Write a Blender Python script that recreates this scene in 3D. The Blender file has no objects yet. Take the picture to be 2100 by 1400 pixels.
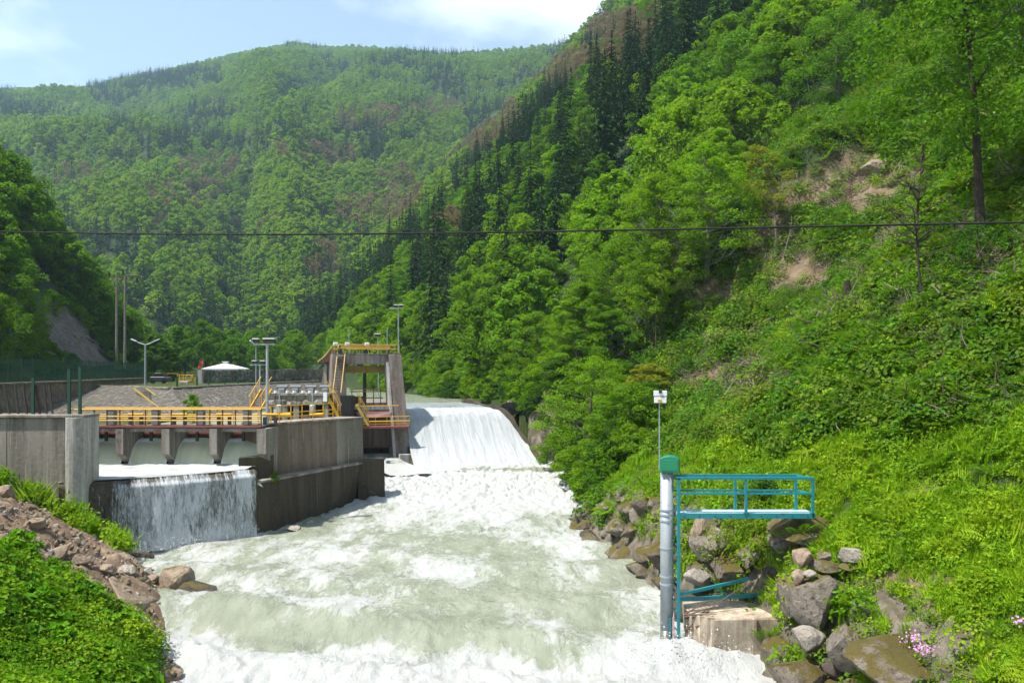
import bpy, bmesh, math, random
import numpy as np
from mathutils import Vector, Matrix
rng = np.random.default_rng(7)
random.seed(7)
sc = bpy.context.scene
COL = sc.collection

# ------------------------------------------------------------------ camera, sky, sun, exposure
F, CX, HY, CZ = 1650.0, 1050.0, 760.0, 8.64        # focal length in photo pixels, horizon row, eye height
cam_d = bpy.data.cameras.new('camera')
cam = bpy.data.objects.new('camera', cam_d); COL.objects.link(cam)
cam.location = (0, 0, CZ); cam.rotation_euler = (math.radians(90), 0, 0)
cam_d.sensor_width = 36; cam_d.lens = F/2100*36
cam_d.shift_y = (HY-700)/2100
cam_d.clip_start = 0.3; cam_d.clip_end = 12000
sc.camera = cam

SUN_EL, SUN_AZ = 62, -114          # azimuth from +Y (ahead), negative = left
el, az = math.radians(SUN_EL), math.radians(SUN_AZ)
sdir = Vector((math.sin(az)*math.cos(el), math.cos(az)*math.cos(el), math.sin(el)))
world = bpy.data.worlds.new('World'); sc.world = world; world.use_nodes = True
wn = world.node_tree; wn.nodes.clear()
def _w(t, **k):
    n = wn.nodes.new(t)
    for a, b in k.items(): setattr(n, a, b)
    return n
sky = _w('ShaderNodeTexSky', sky_type='NISHITA', sun_disc=False)
sky.sun_elevation = el; sky.sun_rotation = az
sky.air_density = 1.25; sky.dust_density = .35; sky.ozone_density = 1.0; sky.altitude = 600
tc = _w('ShaderNodeTexCoord')
mp = _w('ShaderNodeMapping'); mp.inputs['Scale'].default_value = (1.0, 1.0, 2.2); mp.inputs['Location'].default_value = (2.35, .4, .2)
nz = _w('ShaderNodeTexNoise'); nz.inputs['Scale'].default_value = 2.1; nz.inputs['Detail'].default_value = 9; nz.inputs['Roughness'].default_value = .55
rp = _w('ShaderNodeValToRGB'); rp.color_ramp.elements[0].position = .50; rp.color_ramp.elements[1].position = .66
mx = _w('ShaderNodeMix', data_type='RGBA'); mx.inputs['B'].default_value = (8.8, 9.2, 9.6, 1)
ml = _w('ShaderNodeMath', operation='MULTIPLY_ADD'); ml.inputs[1].default_value = .62; ml.inputs[2].default_value = .12
bg = _w('ShaderNodeBackground'); bg.inputs['Strength'].default_value = .10
ow = _w('ShaderNodeOutputWorld')
L = wn.links.new
L(tc.outputs['Generated'], mp.inputs['Vector']); L(mp.outputs[0], nz.inputs['Vector']); L(nz.outputs['Fac'], rp.inputs['Fac'])
L(rp.outputs['Color'], ml.inputs[0]); L(ml.outputs[0], mx.inputs['Factor']); L(sky.outputs[0], mx.inputs['A'])
L(mx.outputs['Result'], bg.inputs['Color']); L(bg.outputs[0], ow.inputs['Surface'])
sun_d = bpy.data.lights.new('sun', 'SUN'); sun_d.energy = 5.0; sun_d.angle = math.radians(1.5); sun_d.color = (1, .94, .84)
sun = bpy.data.objects.new('sun', sun_d); COL.objects.link(sun)
sun.rotation_euler = sdir.to_track_quat('Z', 'Y').to_euler(); sun.location = (-60, 40, 90)
vs = sc.view_settings
vs.view_transform = 'Standard'; vs.look = 'None'; vs.exposure = 0.88; vs.gamma = 1.0; vs.use_curve_mapping = False
sc.render.engine = 'CYCLES'
cy = sc.cycles
cy.max_bounces = 6; cy.diffuse_bounces = 3; cy.glossy_bounces = 2; cy.transmission_bounces = 4; cy.transparent_max_bounces = 8; cy.volume_bounces = 1
cy.use_denoising = True; cy.use_adaptive_sampling = True; cy.adaptive_threshold = .03
cy.caustics_reflective = False; cy.caustics_refractive = False
cy.sample_clamp_indirect = 6

# ------------------------------------------------------------------ helpers
def P(px, py, D):
    """photo pixel at a chosen distance -> place in the world"""
    return np.array([(px-CX)/F*D, D, CZ+(HY-py)/F*D])
def G(px, py, z):
    """photo pixel on the level z -> place in the world"""
    return P(px, py, (CZ-z)*F/(py-HY))

def hash2(ix, iy, s):
    h = (ix.astype(np.int64)*374761393 + iy.astype(np.int64)*668265263 + s*1442695041) & 0xffffffff
    h = ((h ^ (h >> 13))*1274126177) & 0xffffffff
    return ((h ^ (h >> 16)) & 0xffff)/65535.0
def vn(x, y, s=0):
    x = np.asarray(x, float); y = np.asarray(y, float)
    ix = np.floor(x); iy = np.floor(y); fx = x-ix; fy = y-iy
    fx = fx*fx*fx*(fx*(fx*6-15)+10); fy = fy*fy*fy*(fy*(fy*6-15)+10)
    a = hash2(ix, iy, s); b = hash2(ix+1, iy, s); c = hash2(ix, iy+1, s); d = hash2(ix+1, iy+1, s)
    return (a*(1-fx)+b*fx)*(1-fy)+(c*(1-fx)+d*fx)*fy
def fbm(x, y, s=0, o=4, g=.5):
    t = 0; a = 1; n = 0
    for k in range(o):
        t = t+a*(vn(x*2**k+17.3*k, y*2**k-9.1*k, s+k)*2-1); n += a; a *= g
    return t/n
def rid(x, y, s=0, o=4, g=.5):
    t = 0; a = 1; n = 0
    for k in range(o):
        t = t+a*(1-np.abs(vn(x*2**k+7.7*k, y*2**k+3.1*k, s+k)*2-1)); n += a; a *= g
    return t/n
def n3(p, s=0, o=3):
    return (fbm(p[:, 0]+p[:, 2]*.71, p[:, 1]-p[:, 2]*.53, s, o)+fbm(p[:, 1]+p[:, 0]*.37, p[:, 2]+p[:, 0]*.61, s+31, o)+fbm(p[:, 2]-p[:, 1]*.43, p[:, 0]+p[:, 1]*.29, s+77, o))/2
def sst(a, b, x):
    t = np.clip((x-a)/(b-a), 0, 1); return t*t*(3-2*t)
def sdist(X, Y, poly):
    """signed distance to a plan line: positive to the right of its direction"""
    X = np.asarray(X, float); Y = np.asarray(Y, float)
    best = np.full(X.shape, 1e18); sg = np.ones(X.shape)
    for (ax, ay), (bx, by) in zip(poly[:-1], poly[1:]):
        dx, dy = bx-ax, by-ay; l2 = dx*dx+dy*dy
        t = np.clip(((X-ax)*dx+(Y-ay)*dy)/l2, 0, 1)
        ex = X-ax-t*dx; ey = Y-ay-t*dy; d2 = ex*ex+ey*ey
        s = np.where(dx*ey-dy*ex < 0, 1., -1.)
        m = d2 < best
        best = np.where(m, d2, best); sg = np.where(m, s, sg)
    return np.sqrt(best)*sg

def mesh(name, V, Fs, mats=(), mi=None, smooth=False, attrs=None):
    """V (n,3); Fs a list of arrays (k, m) of equal-sided faces or a list of tuples"""
    me = bpy.data.meshes.new(name)
    V = np.asarray(V, np.float32)
    if isinstance(Fs, np.ndarray): Fs = [Fs]
    if len(Fs) and not isinstance(Fs[0], np.ndarray):
        by = {}
        for f in Fs: by.setdefault(len(f), []).append(f)
        Fs = [np.array(v, np.int32) for v in by.values()]
    nl = sum(f.size for f in Fs); nf = sum(len(f) for f in Fs)
    me.vertices.add(len(V)); me.vertices.foreach_set('co', V.ravel())
    me.loops.add(nl); me.polygons.add(nf)
    li = np.concatenate([f.ravel() for f in Fs]).astype(np.int32)
    st = []; o = 0
    for f in Fs:
        st.append(o+np.arange(len(f))*f.shape[1]); o += f.size
    me.loops.foreach_set('vertex_index', li)
    me.polygons.foreach_set('loop_start', np.concatenate(st).astype(np.int32))
    if mi is not None: me.polygons.foreach_set('material_index', np.asarray(mi, np.int32))
    me.polygons.foreach_set('use_smooth', np.full(nf, smooth, bool))
    for m in mats: me.materials.append(m)
    for k, a in (attrs or {}).items():
        at = me.attributes.new(k, 'FLOAT', 'POINT'); at.data.foreach_set('value', np.asarray(a, np.float32).ravel())
    me.update(calc_edges=True)
    return me
def gridF(nr, nc):
    i = np.arange(nr*nc).reshape(nr, nc)
    return np.stack([i[:-1, :-1], i[:-1, 1:], i[1:, 1:], i[1:, :-1]], -1).reshape(-1, 4)

def tag(o, label=None, cat=None, group=None, kind=None):
    if label: o['label'] = label
    if cat: o['category'] = cat
    if group: o['group'] = group
    if kind: o['kind'] = kind
    return o
def link(o, parent=None):
    COL.objects.link(o)
    if parent is not None: o.parent = parent
    return o
def thing(name, label, cat, loc=(0, 0, 0), group=None, rz=0):
    o = bpy.data.objects.new(name, None); COL.objects.link(o); o.location = Vector(loc); o.rotation_euler = (0, 0, rz)
    o.empty_display_size = .3
    return tag(o, label, cat, group)
def copytree(o, parent=None):
    c = o.copy(); COL.objects.link(c); c.parent = parent
    for ch in list(o.children): copytree(ch, c)
    return c

class MB:
    """collects boxes, bars and tubes; build() links them as ONE mesh object"""
    def __init__(s): s.v = []; s.f = []
    def add(s, V, Fc):
        b = len(s.v); s.v += [tuple(map(float, p)) for p in V]; s.f += [tuple(i+b for i in f) for f in Fc]; return s
    def box(s, x0, x1, y0, y1, z0, z1):
        return s.add([(x0, y0, z0), (x1, y0, z0), (x1, y1, z0), (x0, y1, z0), (x0, y0, z1), (x1, y0, z1), (x1, y1, z1), (x0, y1, z1)],
                     [(3, 2, 1, 0), (4, 5, 6, 7), (0, 1, 5, 4), (1, 2, 6, 5), (2, 3, 7, 6), (3, 0, 4, 7)])
    def hexa(s, a, b):
        """two quads (bottom, top) of matching corners"""
        return s.add(list(a)+list(b), [(3, 2, 1, 0), (4, 5, 6, 7), (0, 1, 5, 4), (1, 2, 6, 5), (2, 3, 7, 6), (3, 0, 4, 7)])
    def bar(s, p, q, w, h=None):
        p = np.array(p, float); q = np.array(q, float); h = h or w
        d = q-p; d /= np.linalg.norm(d)
        up = np.array([0, 0, 1.]) if abs(d[2]) < .95 else np.array([0, 1., 0])
        r = np.cross(d, up); r /= np.linalg.norm(r); u = np.cross(r, d)
        c = [-r*w/2-u*h/2, r*w/2-u*h/2, r*w/2+u*h/2, -r*w/2+u*h/2]
        return s.add([p+k for k in c]+[q+k for k in c], [(3, 2, 1, 0), (4, 5, 6, 7), (0, 1, 5, 4), (1, 2, 6, 5), (2, 3, 7, 6), (3, 0, 4, 7)])
    def tube(s, pts, r, n=8, cap=True):
        pts = [np.array(p, float) for p in pts]
        if np.isscalar(r): r = [r]*len(pts)
        b = len(s.v)
        for i, p in enumerate(pts):
            d = (pts[min(i+1, len(pts)-1)]-pts[max(i-1, 0)]); d /= (np.linalg.norm(d)+1e-9)
            up = np.array([0, 0, 1.]) if abs(d[2]) < .9 else np.array([1., 0, 0])
            a = np.cross(d, up); a /= np.linalg.norm(a); c = np.cross(a, d)
            for k in range(n):
                t = 2*math.pi*k/n; s.v.append(tuple(p+r[i]*(a*math.cos(t)+c*math.sin(t))))
        for i in range(len(pts)-1):
            for k in range(n):
                s.f.append((b+i*n+k, b+i*n+(k+1) % n, b+(i+1)*n+(k+1) % n, b+(i+1)*n+k))
        if cap:
            s.f.append(tuple(b+k for k in range(n))[::-1]); s.f.append(tuple(b+(len(pts)-1)*n+k for k in range(n)))
        return s
    def extr(s, prof, a, b):
        """polygon prof of 3-D points swept from offset a to offset b"""
        n = len(prof); a = np.array(a, float); b = np.array(b, float)
        V = [np.array(p)+a for p in prof]+[np.array(p)+b for p in prof]
        return s.add(V, [tuple(range(n))[::-1], tuple(range(n, 2*n))]+[(i, (i+1) % n, n+(i+1) % n, n+i) for i in range(n)])
    def build(s, name, mat, parent=None, smooth=False, bevel=0):
        off = np.array(parent_loc(parent))
        me = mesh(name, np.array(s.v)-off, s.f, [mat], smooth=smooth)
        o = bpy.data.objects.new(name, me); link(o, parent)
        bm = bmesh.new(); bm.from_mesh(me); bmesh.ops.recalc_face_normals(bm, faces=bm.faces)
        if bevel: bmesh.ops.bevel(bm, geom=list(bm.edges), offset=bevel, segments=1, affect='EDGES', clamp_overlap=True)
        bm.to_mesh(me); bm.free()
        return o
def parent_loc(p):
    t = Vector((0, 0, 0))
    while p is not None:
        t = t+Vector(p.location); p = p.parent
    return t

# ------------------------------------------------------------------ materials
def nodemat(name):
    m = bpy.data.materials.new(name); m.use_nodes = True
    nt = m.node_tree; nt.nodes.clear()
    return m, nt
class N:
    def __init__(s, nt): s.nt = nt
    def __call__(s, t, ins=None, **k):
        n = s.nt.nodes.new(t)
        for a, b in k.items(): setattr(n, a, b)
        for a, b in (ins or {}).items():
            i = n.inputs[a]
            if isinstance(b, bpy.types.NodeSocket): s.nt.links.new(b, i)
            else: i.default_value = b
        return n
def rgb(c): return (c[0], c[1], c[2], 1)
def ramp(n, fac, stops):
    r = n('ShaderNodeValToRGB', {'Fac': fac}); e = r.color_ramp.elements
    while len(e) < len(stops): e.new(.5)
    for x, (p, c) in zip(e, stops):
        x.position = p; x.color = rgb(c) if not np.isscalar(c) else (c, c, c, 1)
    return r.outputs['Color']
def mixc(n, f, a, b):
    m = n('ShaderNodeMix', data_type='RGBA')
    for k, v in (('Factor', f), ('A', a), ('B', b)):
        s = [i for i in m.inputs if i.name == k and (i.type == 'RGBA' or k == 'Factor' and i.type == 'VALUE')][0]
        if isinstance(v, bpy.types.NodeSocket): n.nt.links.new(v, s)
        else: s.default_value = v if k == 'Factor' else rgb(v)
    return [o for o in m.outputs if o.type == 'RGBA'][0]
def noise(n, vec, scale, detail=5, rough=.55, dist=0):
    return n('ShaderNodeTexNoise', {'Vector': vec, 'Scale': scale, 'Detail': detail, 'Roughness': rough, 'Distortion': dist}).outputs['Fac']
def mapv(n, vec, sx=1, sy=1, sz=1):
    return n('ShaderNodeMapping', {'Vector': vec, 'Scale': (sx, sy, sz)}).outputs[0]
def finish(m, n, col, rough=.8, bump=None, bstr=.3, bdist=.05, spec=.3, metal=0, sub=None):
    ins = {'Base Color': col if isinstance(col, bpy.types.NodeSocket) else rgb(col), 'Roughness': rough, 'Specular IOR Level': spec, 'Metallic': metal}
    if bump is not None:
        ins['Normal'] = n('ShaderNodeBump', {'Height': bump, 'Strength': bstr, 'Distance': bdist}).outputs[0]
    b = n('ShaderNodeBsdfPrincipled', ins)
    n('ShaderNodeOutputMaterial', {'Surface': b.outputs[0]})
    return m
def math2(n, op, a, b):
    x = n('ShaderNodeMath', operation=op)
    for i, v in enumerate((a, b)):
        if isinstance(v, bpy.types.NodeSocket): n.nt.links.new(v, x.inputs[i])
        else: x.inputs[i].default_value = v
    return x.outputs[0]

def mat_concrete(name, base, dark, streak=.5, moss=None, mossamt=.5, rust=None):
    m, nt = nodemat(name); n = N(nt)
    p = n('ShaderNodeNewGeometry').outputs['Position']
    big = noise(n, p, .35, 5); fine = noise(n, p, 6, 6, .65)
    stv = noise(n, mapv(n, p, 2.2, 2.2, .14), 1.0, 6, .6); st0 = noise(n, mapv(n, p, .75, .75, .06), 1.0, 5, .6)
    c = mixc(n, ramp(n, stv, [(.52-.16*streak, 1), (.58, 0)]), base, dark)
    c = mixc(n, ramp(n, st0, [(.5, 0), (.58, .75*streak)]), c, tuple(x*.8 for x in dark))
    c = mixc(n, ramp(n, big, [(.35, 0), (.72, .65)]), c, tuple(x*.62 for x in base))
    c = mixc(n, ramp(n, fine, [(.35, 0), (.8, .5)]), c, tuple(x*1.25 for x in base))
    st2 = noise(n, mapv(n, p, 5, 5, .22), 1.0, 4, .6)
    c = mixc(n, ramp(n, st2, [(.60, 0), (.66, .7)]), c, tuple(min(1, x*1.45) for x in base))
    if moss:
        mo = noise(n, mapv(n, p, .9, .9, .35), 1.0, 6, .65)
        c = mixc(n, ramp(n, mo, [(.62-.2*mossamt, 0), (.68, .9)]), c, moss)
    if rust:
        ru = noise(n, mapv(n, p, 1.6, 1.6, .2), .9, 5, .6)
        c = mixc(n, ramp(n, ru, [(.58, 0), (.7, .8)]), c, rust)
    return finish(m, n, c, .88, math2(n, 'ADD', fine, math2(n, 'MULTIPLY', stv, .8)), .45, .04)
def mat_stone(name, scale, a, b, mortar, bstr=.8):
    m, nt = nodemat(name); n = N(nt)
    p = n('ShaderNodeNewGeometry').outputs['Position']
    w = n('ShaderNodeTexNoise', {'Vector': p, 'Scale': .9, 'Detail': 2}).outputs['Color']
    pv = n('ShaderNodeVectorMath', {0: p, 1: n('ShaderNodeVectorMath', {0: w, 'Scale': .28}, operation='SCALE').outputs[0]}, operation='ADD').outputs[0]
    v = n('ShaderNodeTexVoronoi', {'Vector': pv, 'Scale': scale})
    e = n('ShaderNodeTexVoronoi', {'Vector': pv, 'Scale': scale}, feature='DISTANCE_TO_EDGE').outputs['Distance']
    bw = n('ShaderNodeRGBToBW', {'Color': v.outputs['Color']}).outputs[0]
    c = ramp(n, bw, [(.2, a), (.55, tuple((x+y)/2 for x, y in zip(a, b))), (.8, b)])
    c = mixc(n, ramp(n, noise(n, p, 5, 5), [(.4, 0), (.75, .6)]), c, tuple(x*.5 for x in a))
    c = mixc(n, ramp(n, e, [(.02, 1), (.09, 0)]), c, mortar)
    c = mixc(n, ramp(n, noise(n, p, .25, 5, .6), [(.5, 0), (.7, .55)]), c, (.09, .10, .05))
    h = ramp(n, e, [(0, 0), (.25, 1)])
    return finish(m, n, c, .9, h, bstr, .12)
def mat_rock(name, a, b, dark, moss=(.10, .085, .02), mossamt=.4, scale=1.0):
    m, nt = nodemat(name); n = N(nt)
    tcn = n('ShaderNodeTexCoord').outputs['Object']
    g = n('ShaderNodeNewGeometry'); p = g.outputs['Position']
    n1 = noise(n, p, 1.3*scale, 7, .65); n2 = noise(n, p, 7*scale, 6, .7)
    c = ramp(n, n1, [(.3, a), (.7, b)])
    c = mixc(n, ramp(n, n2, [(.52, 0), (.66, .85)]), c, dark)
    c = mixc(n, ramp(n, noise(n, p, 3.1*scale, 6, .7), [(.58, 0), (.70, .7)]), c, tuple(min(1, x*1.5) for x in b))
    nz_ = n('ShaderNodeSeparateXYZ', {0: g.outputs['Normal']}).outputs[2]
    mo = math2(n, 'ADD', math2(n, 'MULTIPLY', nz_, .35), noise(n, p, 1.9*scale, 6, .65))
    c = mixc(n, ramp(n, mo, [(.86-.3*mossamt, 0), (.95-.25*mossamt, .9)]), c, moss)
    return finish(m, n, c, .92, math2(n, 'ADD', n2, n1), 1.0, .12)
def mat_paint(name, col, worn=None, amt=.3, rough=.5, metal=0):
    m, nt = nodemat(name); n = N(nt)
    p = n('ShaderNodeNewGeometry').outputs['Position']
    f = noise(n, p, 5, 6, .65)
    c = mixc(n, ramp(n, f, [(.6-.2*amt, 0), (.72, .9)]), col, worn or tuple(x*.6 for x in col))
    c = mixc(n, ramp(n, noise(n, p, 14, 4), [(.3, .35), (.7, 0)]), c, tuple(x*.7 for x in col))
    return finish(m, n, c, rough, f, .15, .01, .4, metal)
def mat_leaf(name, a, b, c3, trans=.4, rough=.5, objvar=.45, tcol=None, patch=.35):
    """a, b two greens taken leaf by leaf; c3 the colour some whole plants lean to"""
    m, nt = nodemat(name); n = N(nt)
    isl = n('ShaderNodeNewGeometry').outputs['Random Per Island']
    ob = n('ShaderNodeObjectInfo').outputs['Random']
    c = ramp(n, isl, [(0, a), (.85, b), (1, tuple(min(1, x*1.35) for x in b))])
    c = mixc(n, math2(n, 'MULTIPLY', math2(n, 'POWER', ob, 1.5), objvar), c, c3)
    pn = noise(n, n('ShaderNodeNewGeometry').outputs['Position'], .33, 3, .6)
    c = mixc(n, ramp(n, pn, [(.45, 0), (.68, patch)]), c, tuple(x*y for x, y in zip(a, (.8, .8, 1.2))))
    c = mixc(n, ramp(n, pn, [(.30, patch), (.46, 0)]), c, c3)
    hs = n('ShaderNodeHueSaturation', {'Color': c, 'Value': math2(n, 'ADD', .78, math2(n, 'MULTIPLY', n('ShaderNodeMath', {0: math2(n, 'MULTIPLY', ob, 7.31)}, operation='FRACT').outputs[0], .44))})
    c = hs.outputs[0]
    d = n('ShaderNodeBsdfPrincipled', {'Base Color': c, 'Roughness': rough, 'Specular IOR Level': .07})
    tr = n('ShaderNodeBsdfTranslucent', {'Color': mixc(n, .55, c, tcol or (b[0]*1.45, b[1]*1.55, b[2]*.7))})
    s = n('ShaderNodeMixShader', {'Fac': trans, 1: d.outputs[0], 2: tr.outputs[0]})
    n('ShaderNodeOutputMaterial', {'Surface': s.outputs[0]})
    return m
M = {}
M['conc_wall'] = mat_concrete('concrete_stained', (.25, .225, .19), (.075, .06, .045), .8)
M['conc_pale'] = mat_concrete('concrete_pale', (.42, .42, .40), (.20, .18, .15), .4)
M['conc_tower'] = mat_concrete('concrete_tower', (.22, .195, .175), (.10, .075, .06), .6, rust=(.10, .045, .03))
M['conc_div'] = mat_concrete('concrete_divider', (.235, .18, .14), (.10, .074, .056), 1.0, moss=(.12, .10, .06), mossamt=.2)
M['conc_wet'] = mat_concrete('concrete_wet', (.075, .058, .042), (.030, .024, .018), .8, moss=(.055, .06, .012), mossamt=.42)
M['conc_pier'] = mat_concrete('concrete_pier', (.30, .28, .24), (.09, .07, .055), .6)
M['conc_foot'] = mat_concrete('concrete_footing', (.46, .39, .30), (.22, .17, .12), .3, rust=(.20, .09, .05))
M['conc_dark'] = mat_concrete('concrete_dark', (.12, .10, .085), (.05, .04, .033), .7)  # darker concrete tone for gates, walkway deck and hoist base
M['masonry'] = mat_stone('stone_masonry', 2.5, (.075, .066, .058), (.20, .18, .155), (.065, .058, .05))
M['masonry_far'] = mat_stone('stone_masonry_pale', 1.5, (.13, .12, .10), (.34, .31, .27), (.12, .10, .08))
M['masonry_left'] = mat_stone('stone_masonry_brown', 2.0, (.15, .12, .09), (.28, .24, .19), (.17, .14, .11), .6)
M['rock'] = mat_rock('rock_grey_brown', (.135, .112, .09), (.255, .225, .19), (.04, .03, .024), mossamt=.5)
M['rock_moss'] = mat_rock('rock_mossy', (.105, .085, .065), (.205, .175, .14), (.03, .022, .016), moss=(.085, .068, .008), mossamt=.72)
M['rock_pale'] = mat_rock('rock_pale', (.27, .24, .205), (.38, .345, .31), (.20, .17, .14), mossamt=.0)
M['rock_tan'] = mat_rock('rock_tan', (.22, .165, .12), (.33, .26, .195), (.15, .11, .08), mossamt=.0)
M['rock_wet'] = mat_rock('rock_wet', (.045, .035, .03), (.09, .07, .06), (.02, .016, .014), mossamt=.05)
M['rock_slab'] = mat_rock('rock_face_purple', (.10, .082, .082), (.21, .18, .172), (.035, .028, .028), moss=(.075, .085, .02), mossamt=.45, scale=.6)
M['yellow'] = mat_paint('paint_yellow', (.62, .34, .02), (.34, .17, .02), .25)
M['yellow_old'] = mat_paint('paint_yellow_faded', (.42, .30, .07), (.16, .09, .03), .5)
M['red'] = mat_paint('paint_red_oxide', (.26, .075, .06), (.12, .05, .04), .4)
M['rust'] = mat_paint('steel_rusty', (.10, .045, .03), (.04, .022, .018), .5, .8)
M['darksteel'] = mat_paint('steel_dark', (.035, .028, .028), (.07, .04, .03), .3, .6)
M['teal'] = mat_paint('paint_teal', (.012, .20, .235), (.035, .085, .085), .35, .4)
M['teal_deck'] = mat_paint('paint_teal_deck', (.42, .58, .64), (.30, .42, .46), .3, .35)
M['greenbox'] = mat_paint('paint_green', (.008, .18, .085), (.01, .13, .07), .1, .45)
M['greenpost'] = mat_paint('paint_dark_green', (.008, .055, .035), (.02, .03, .02), .3)
M['galv_wet'] = mat_paint('steel_waterline', (.13, .13, .115), (.07, .06, .045), .6, .3, .1)
M['galv'] = mat_paint('steel_galvanised', (.36, .40, .43), (.24, .26, .28), .3, .45, .35)
M['grey'] = mat_paint('paint_grey', (.17, .185, .20), (.10, .10, .10), .3)
M['white'] = mat_paint('paint_white', (.72, .74, .76), (.55, .56, .57), .1)
M['ladder_red'] = mat_paint('staff_red_white', (.55, .30, .30), (.6, .6, .6), .6)
M['red_cloth'] = mat_paint('cloth_red', (.5, .03, .03))
M['pink'] = mat_paint('petal_pink', (.55, .22, .5), (.6, .4, .6))
M['pinkhull'] = mat_paint('paint_pink_faded', (.42, .23, .22), (.3, .18, .16), .4)
M['cable'] = mat_paint('cable_black', (.012, .012, .012), None, .1, .95)
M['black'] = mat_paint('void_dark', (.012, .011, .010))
M['carpaint'] = mat_paint('paint_dark_blue_grey', (.05, .06, .075), None, .1, .25)
M['bark'] = mat_rock('bark_grey', (.10, .085, .07), (.18, .155, .13), (.04, .032, .026), mossamt=.1, scale=3)
M['bark_pale'] = mat_rock('bark_pale', (.20, .18, .155), (.33, .30, .27), (.12, .10, .09), mossamt=.0, scale=3)
M['bark_dark'] = mat_rock('bark_dark', (.05, .038, .03), (.09, .07, .055), (.02, .016, .014), mossamt=.15, scale=3)
M['twig'] = mat_paint('twigs_dead', (.11, .078, .058), (.09, .06, .05), .5, .9)
M['deadwood'] = mat_paint('deadwood_pale', (.24, .20, .155), (.13, .10, .08), .4, .9)
# foliage
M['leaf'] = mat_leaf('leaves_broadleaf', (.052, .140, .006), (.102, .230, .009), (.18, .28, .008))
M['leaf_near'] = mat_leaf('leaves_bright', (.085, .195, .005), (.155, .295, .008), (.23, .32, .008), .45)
M['leaf_dark'] = mat_leaf('leaves_deep_green', (.030, .090, .006), (.060, .150, .010), (.10, .18, .01))
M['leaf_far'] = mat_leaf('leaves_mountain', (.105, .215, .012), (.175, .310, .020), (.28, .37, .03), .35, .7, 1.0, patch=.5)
M['conifer'] = mat_leaf('needles_dark', (.010, .036, .013), (.024, .066, .020), (.045, .09, .015), .12, .6, .6, (.04, .08, .02))
M['brown'] = mat_leaf('twigs_budding', (.20, .150, .080), (.30, .225, .125), (.16, .20, .04), .25, .8, .8, (.3, .22, .12))
M['yellowgreen'] = mat_leaf('leaves_young_yellow', (.15, .17, .012), (.23, .25, .02), (.12, .2, .01), .4)
M['weed'] = mat_leaf('leaves_weeds', (.063, .165, .005), (.135, .290, .009), (.23, .31, .01), .38, .5, .9, patch=.6)
M['bramble'] = mat_leaf('leaves_bramble', (.030, .105, .007), (.075, .195, .010), (.15, .18, .02), .35, .5, .9, patch=.6)
M['grass'] = mat_leaf('grass_blades', (.105, .235, .005), (.20, .37, .010), (.28, .36, .015), .42, .5, .8, patch=.5)
M['ivy'] = mat_leaf('leaves_broad_low', (.040, .150, .004), (.100, .270, .008), (.16, .30, .01), .35, .42, .8, patch=.5)
# ------------------------------------------------------------------ terrain
RB = [(13, -12), (11, 0), (9.4, 9), (8.2, 16), (7.5, 21), (6.9, 26), (5.8, 30.7), (4.5, 40.7), (3.6, 44.5), (5.3, 52.5), (4.2, 59), (3.6, 64.2), (2.7, 66.7), (1.6, 69), (.3, 76),
      (-5, 88), (-14, 108), (-34, 158), (-64, 235), (-104, 335), (-164, 485), (-330, 900), (-900, 2300)]
LB = [(-4, -12), (-5.5, 0), (-7, 10), (-8.6, 17), (-9.8, 22.6), (-12.0, 27), (-12.8, 30), (-14.6, 33.5), (-17.8, 37.6), (-19, 39)]
LH = [(-39, 20), (-42, 45), (-47, 72), (-51, 95), (-54, 112), (-60, 130), (-80, 155), (-125, 190), (-260, 300), (-700, 600)]
EMB = [(-36, 62), (-37.5, 77), (-30.6, 72.3), (-30.9, 82), (-30.9, 100), (-30.4, 126), (-34, 150), (-60, 200)]
RIDGE = np.array([(-700, 260), (-400, 205), (0, 192), (150, 190), (350, 146), (450, 124), (600, 94), (680, 104), (740, 96), (900, 116), (1000, 112), (1165, 92), (1400, 70), (2500, 60)], float)
WZ = [(0, 0), (44, 0), (52, .25), (59, .6), (64, .9), (66, 1.2)]
def water_z(Y): return np.interp(Y, [a for a, b in WZ], [b for a, b in WZ])
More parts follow.
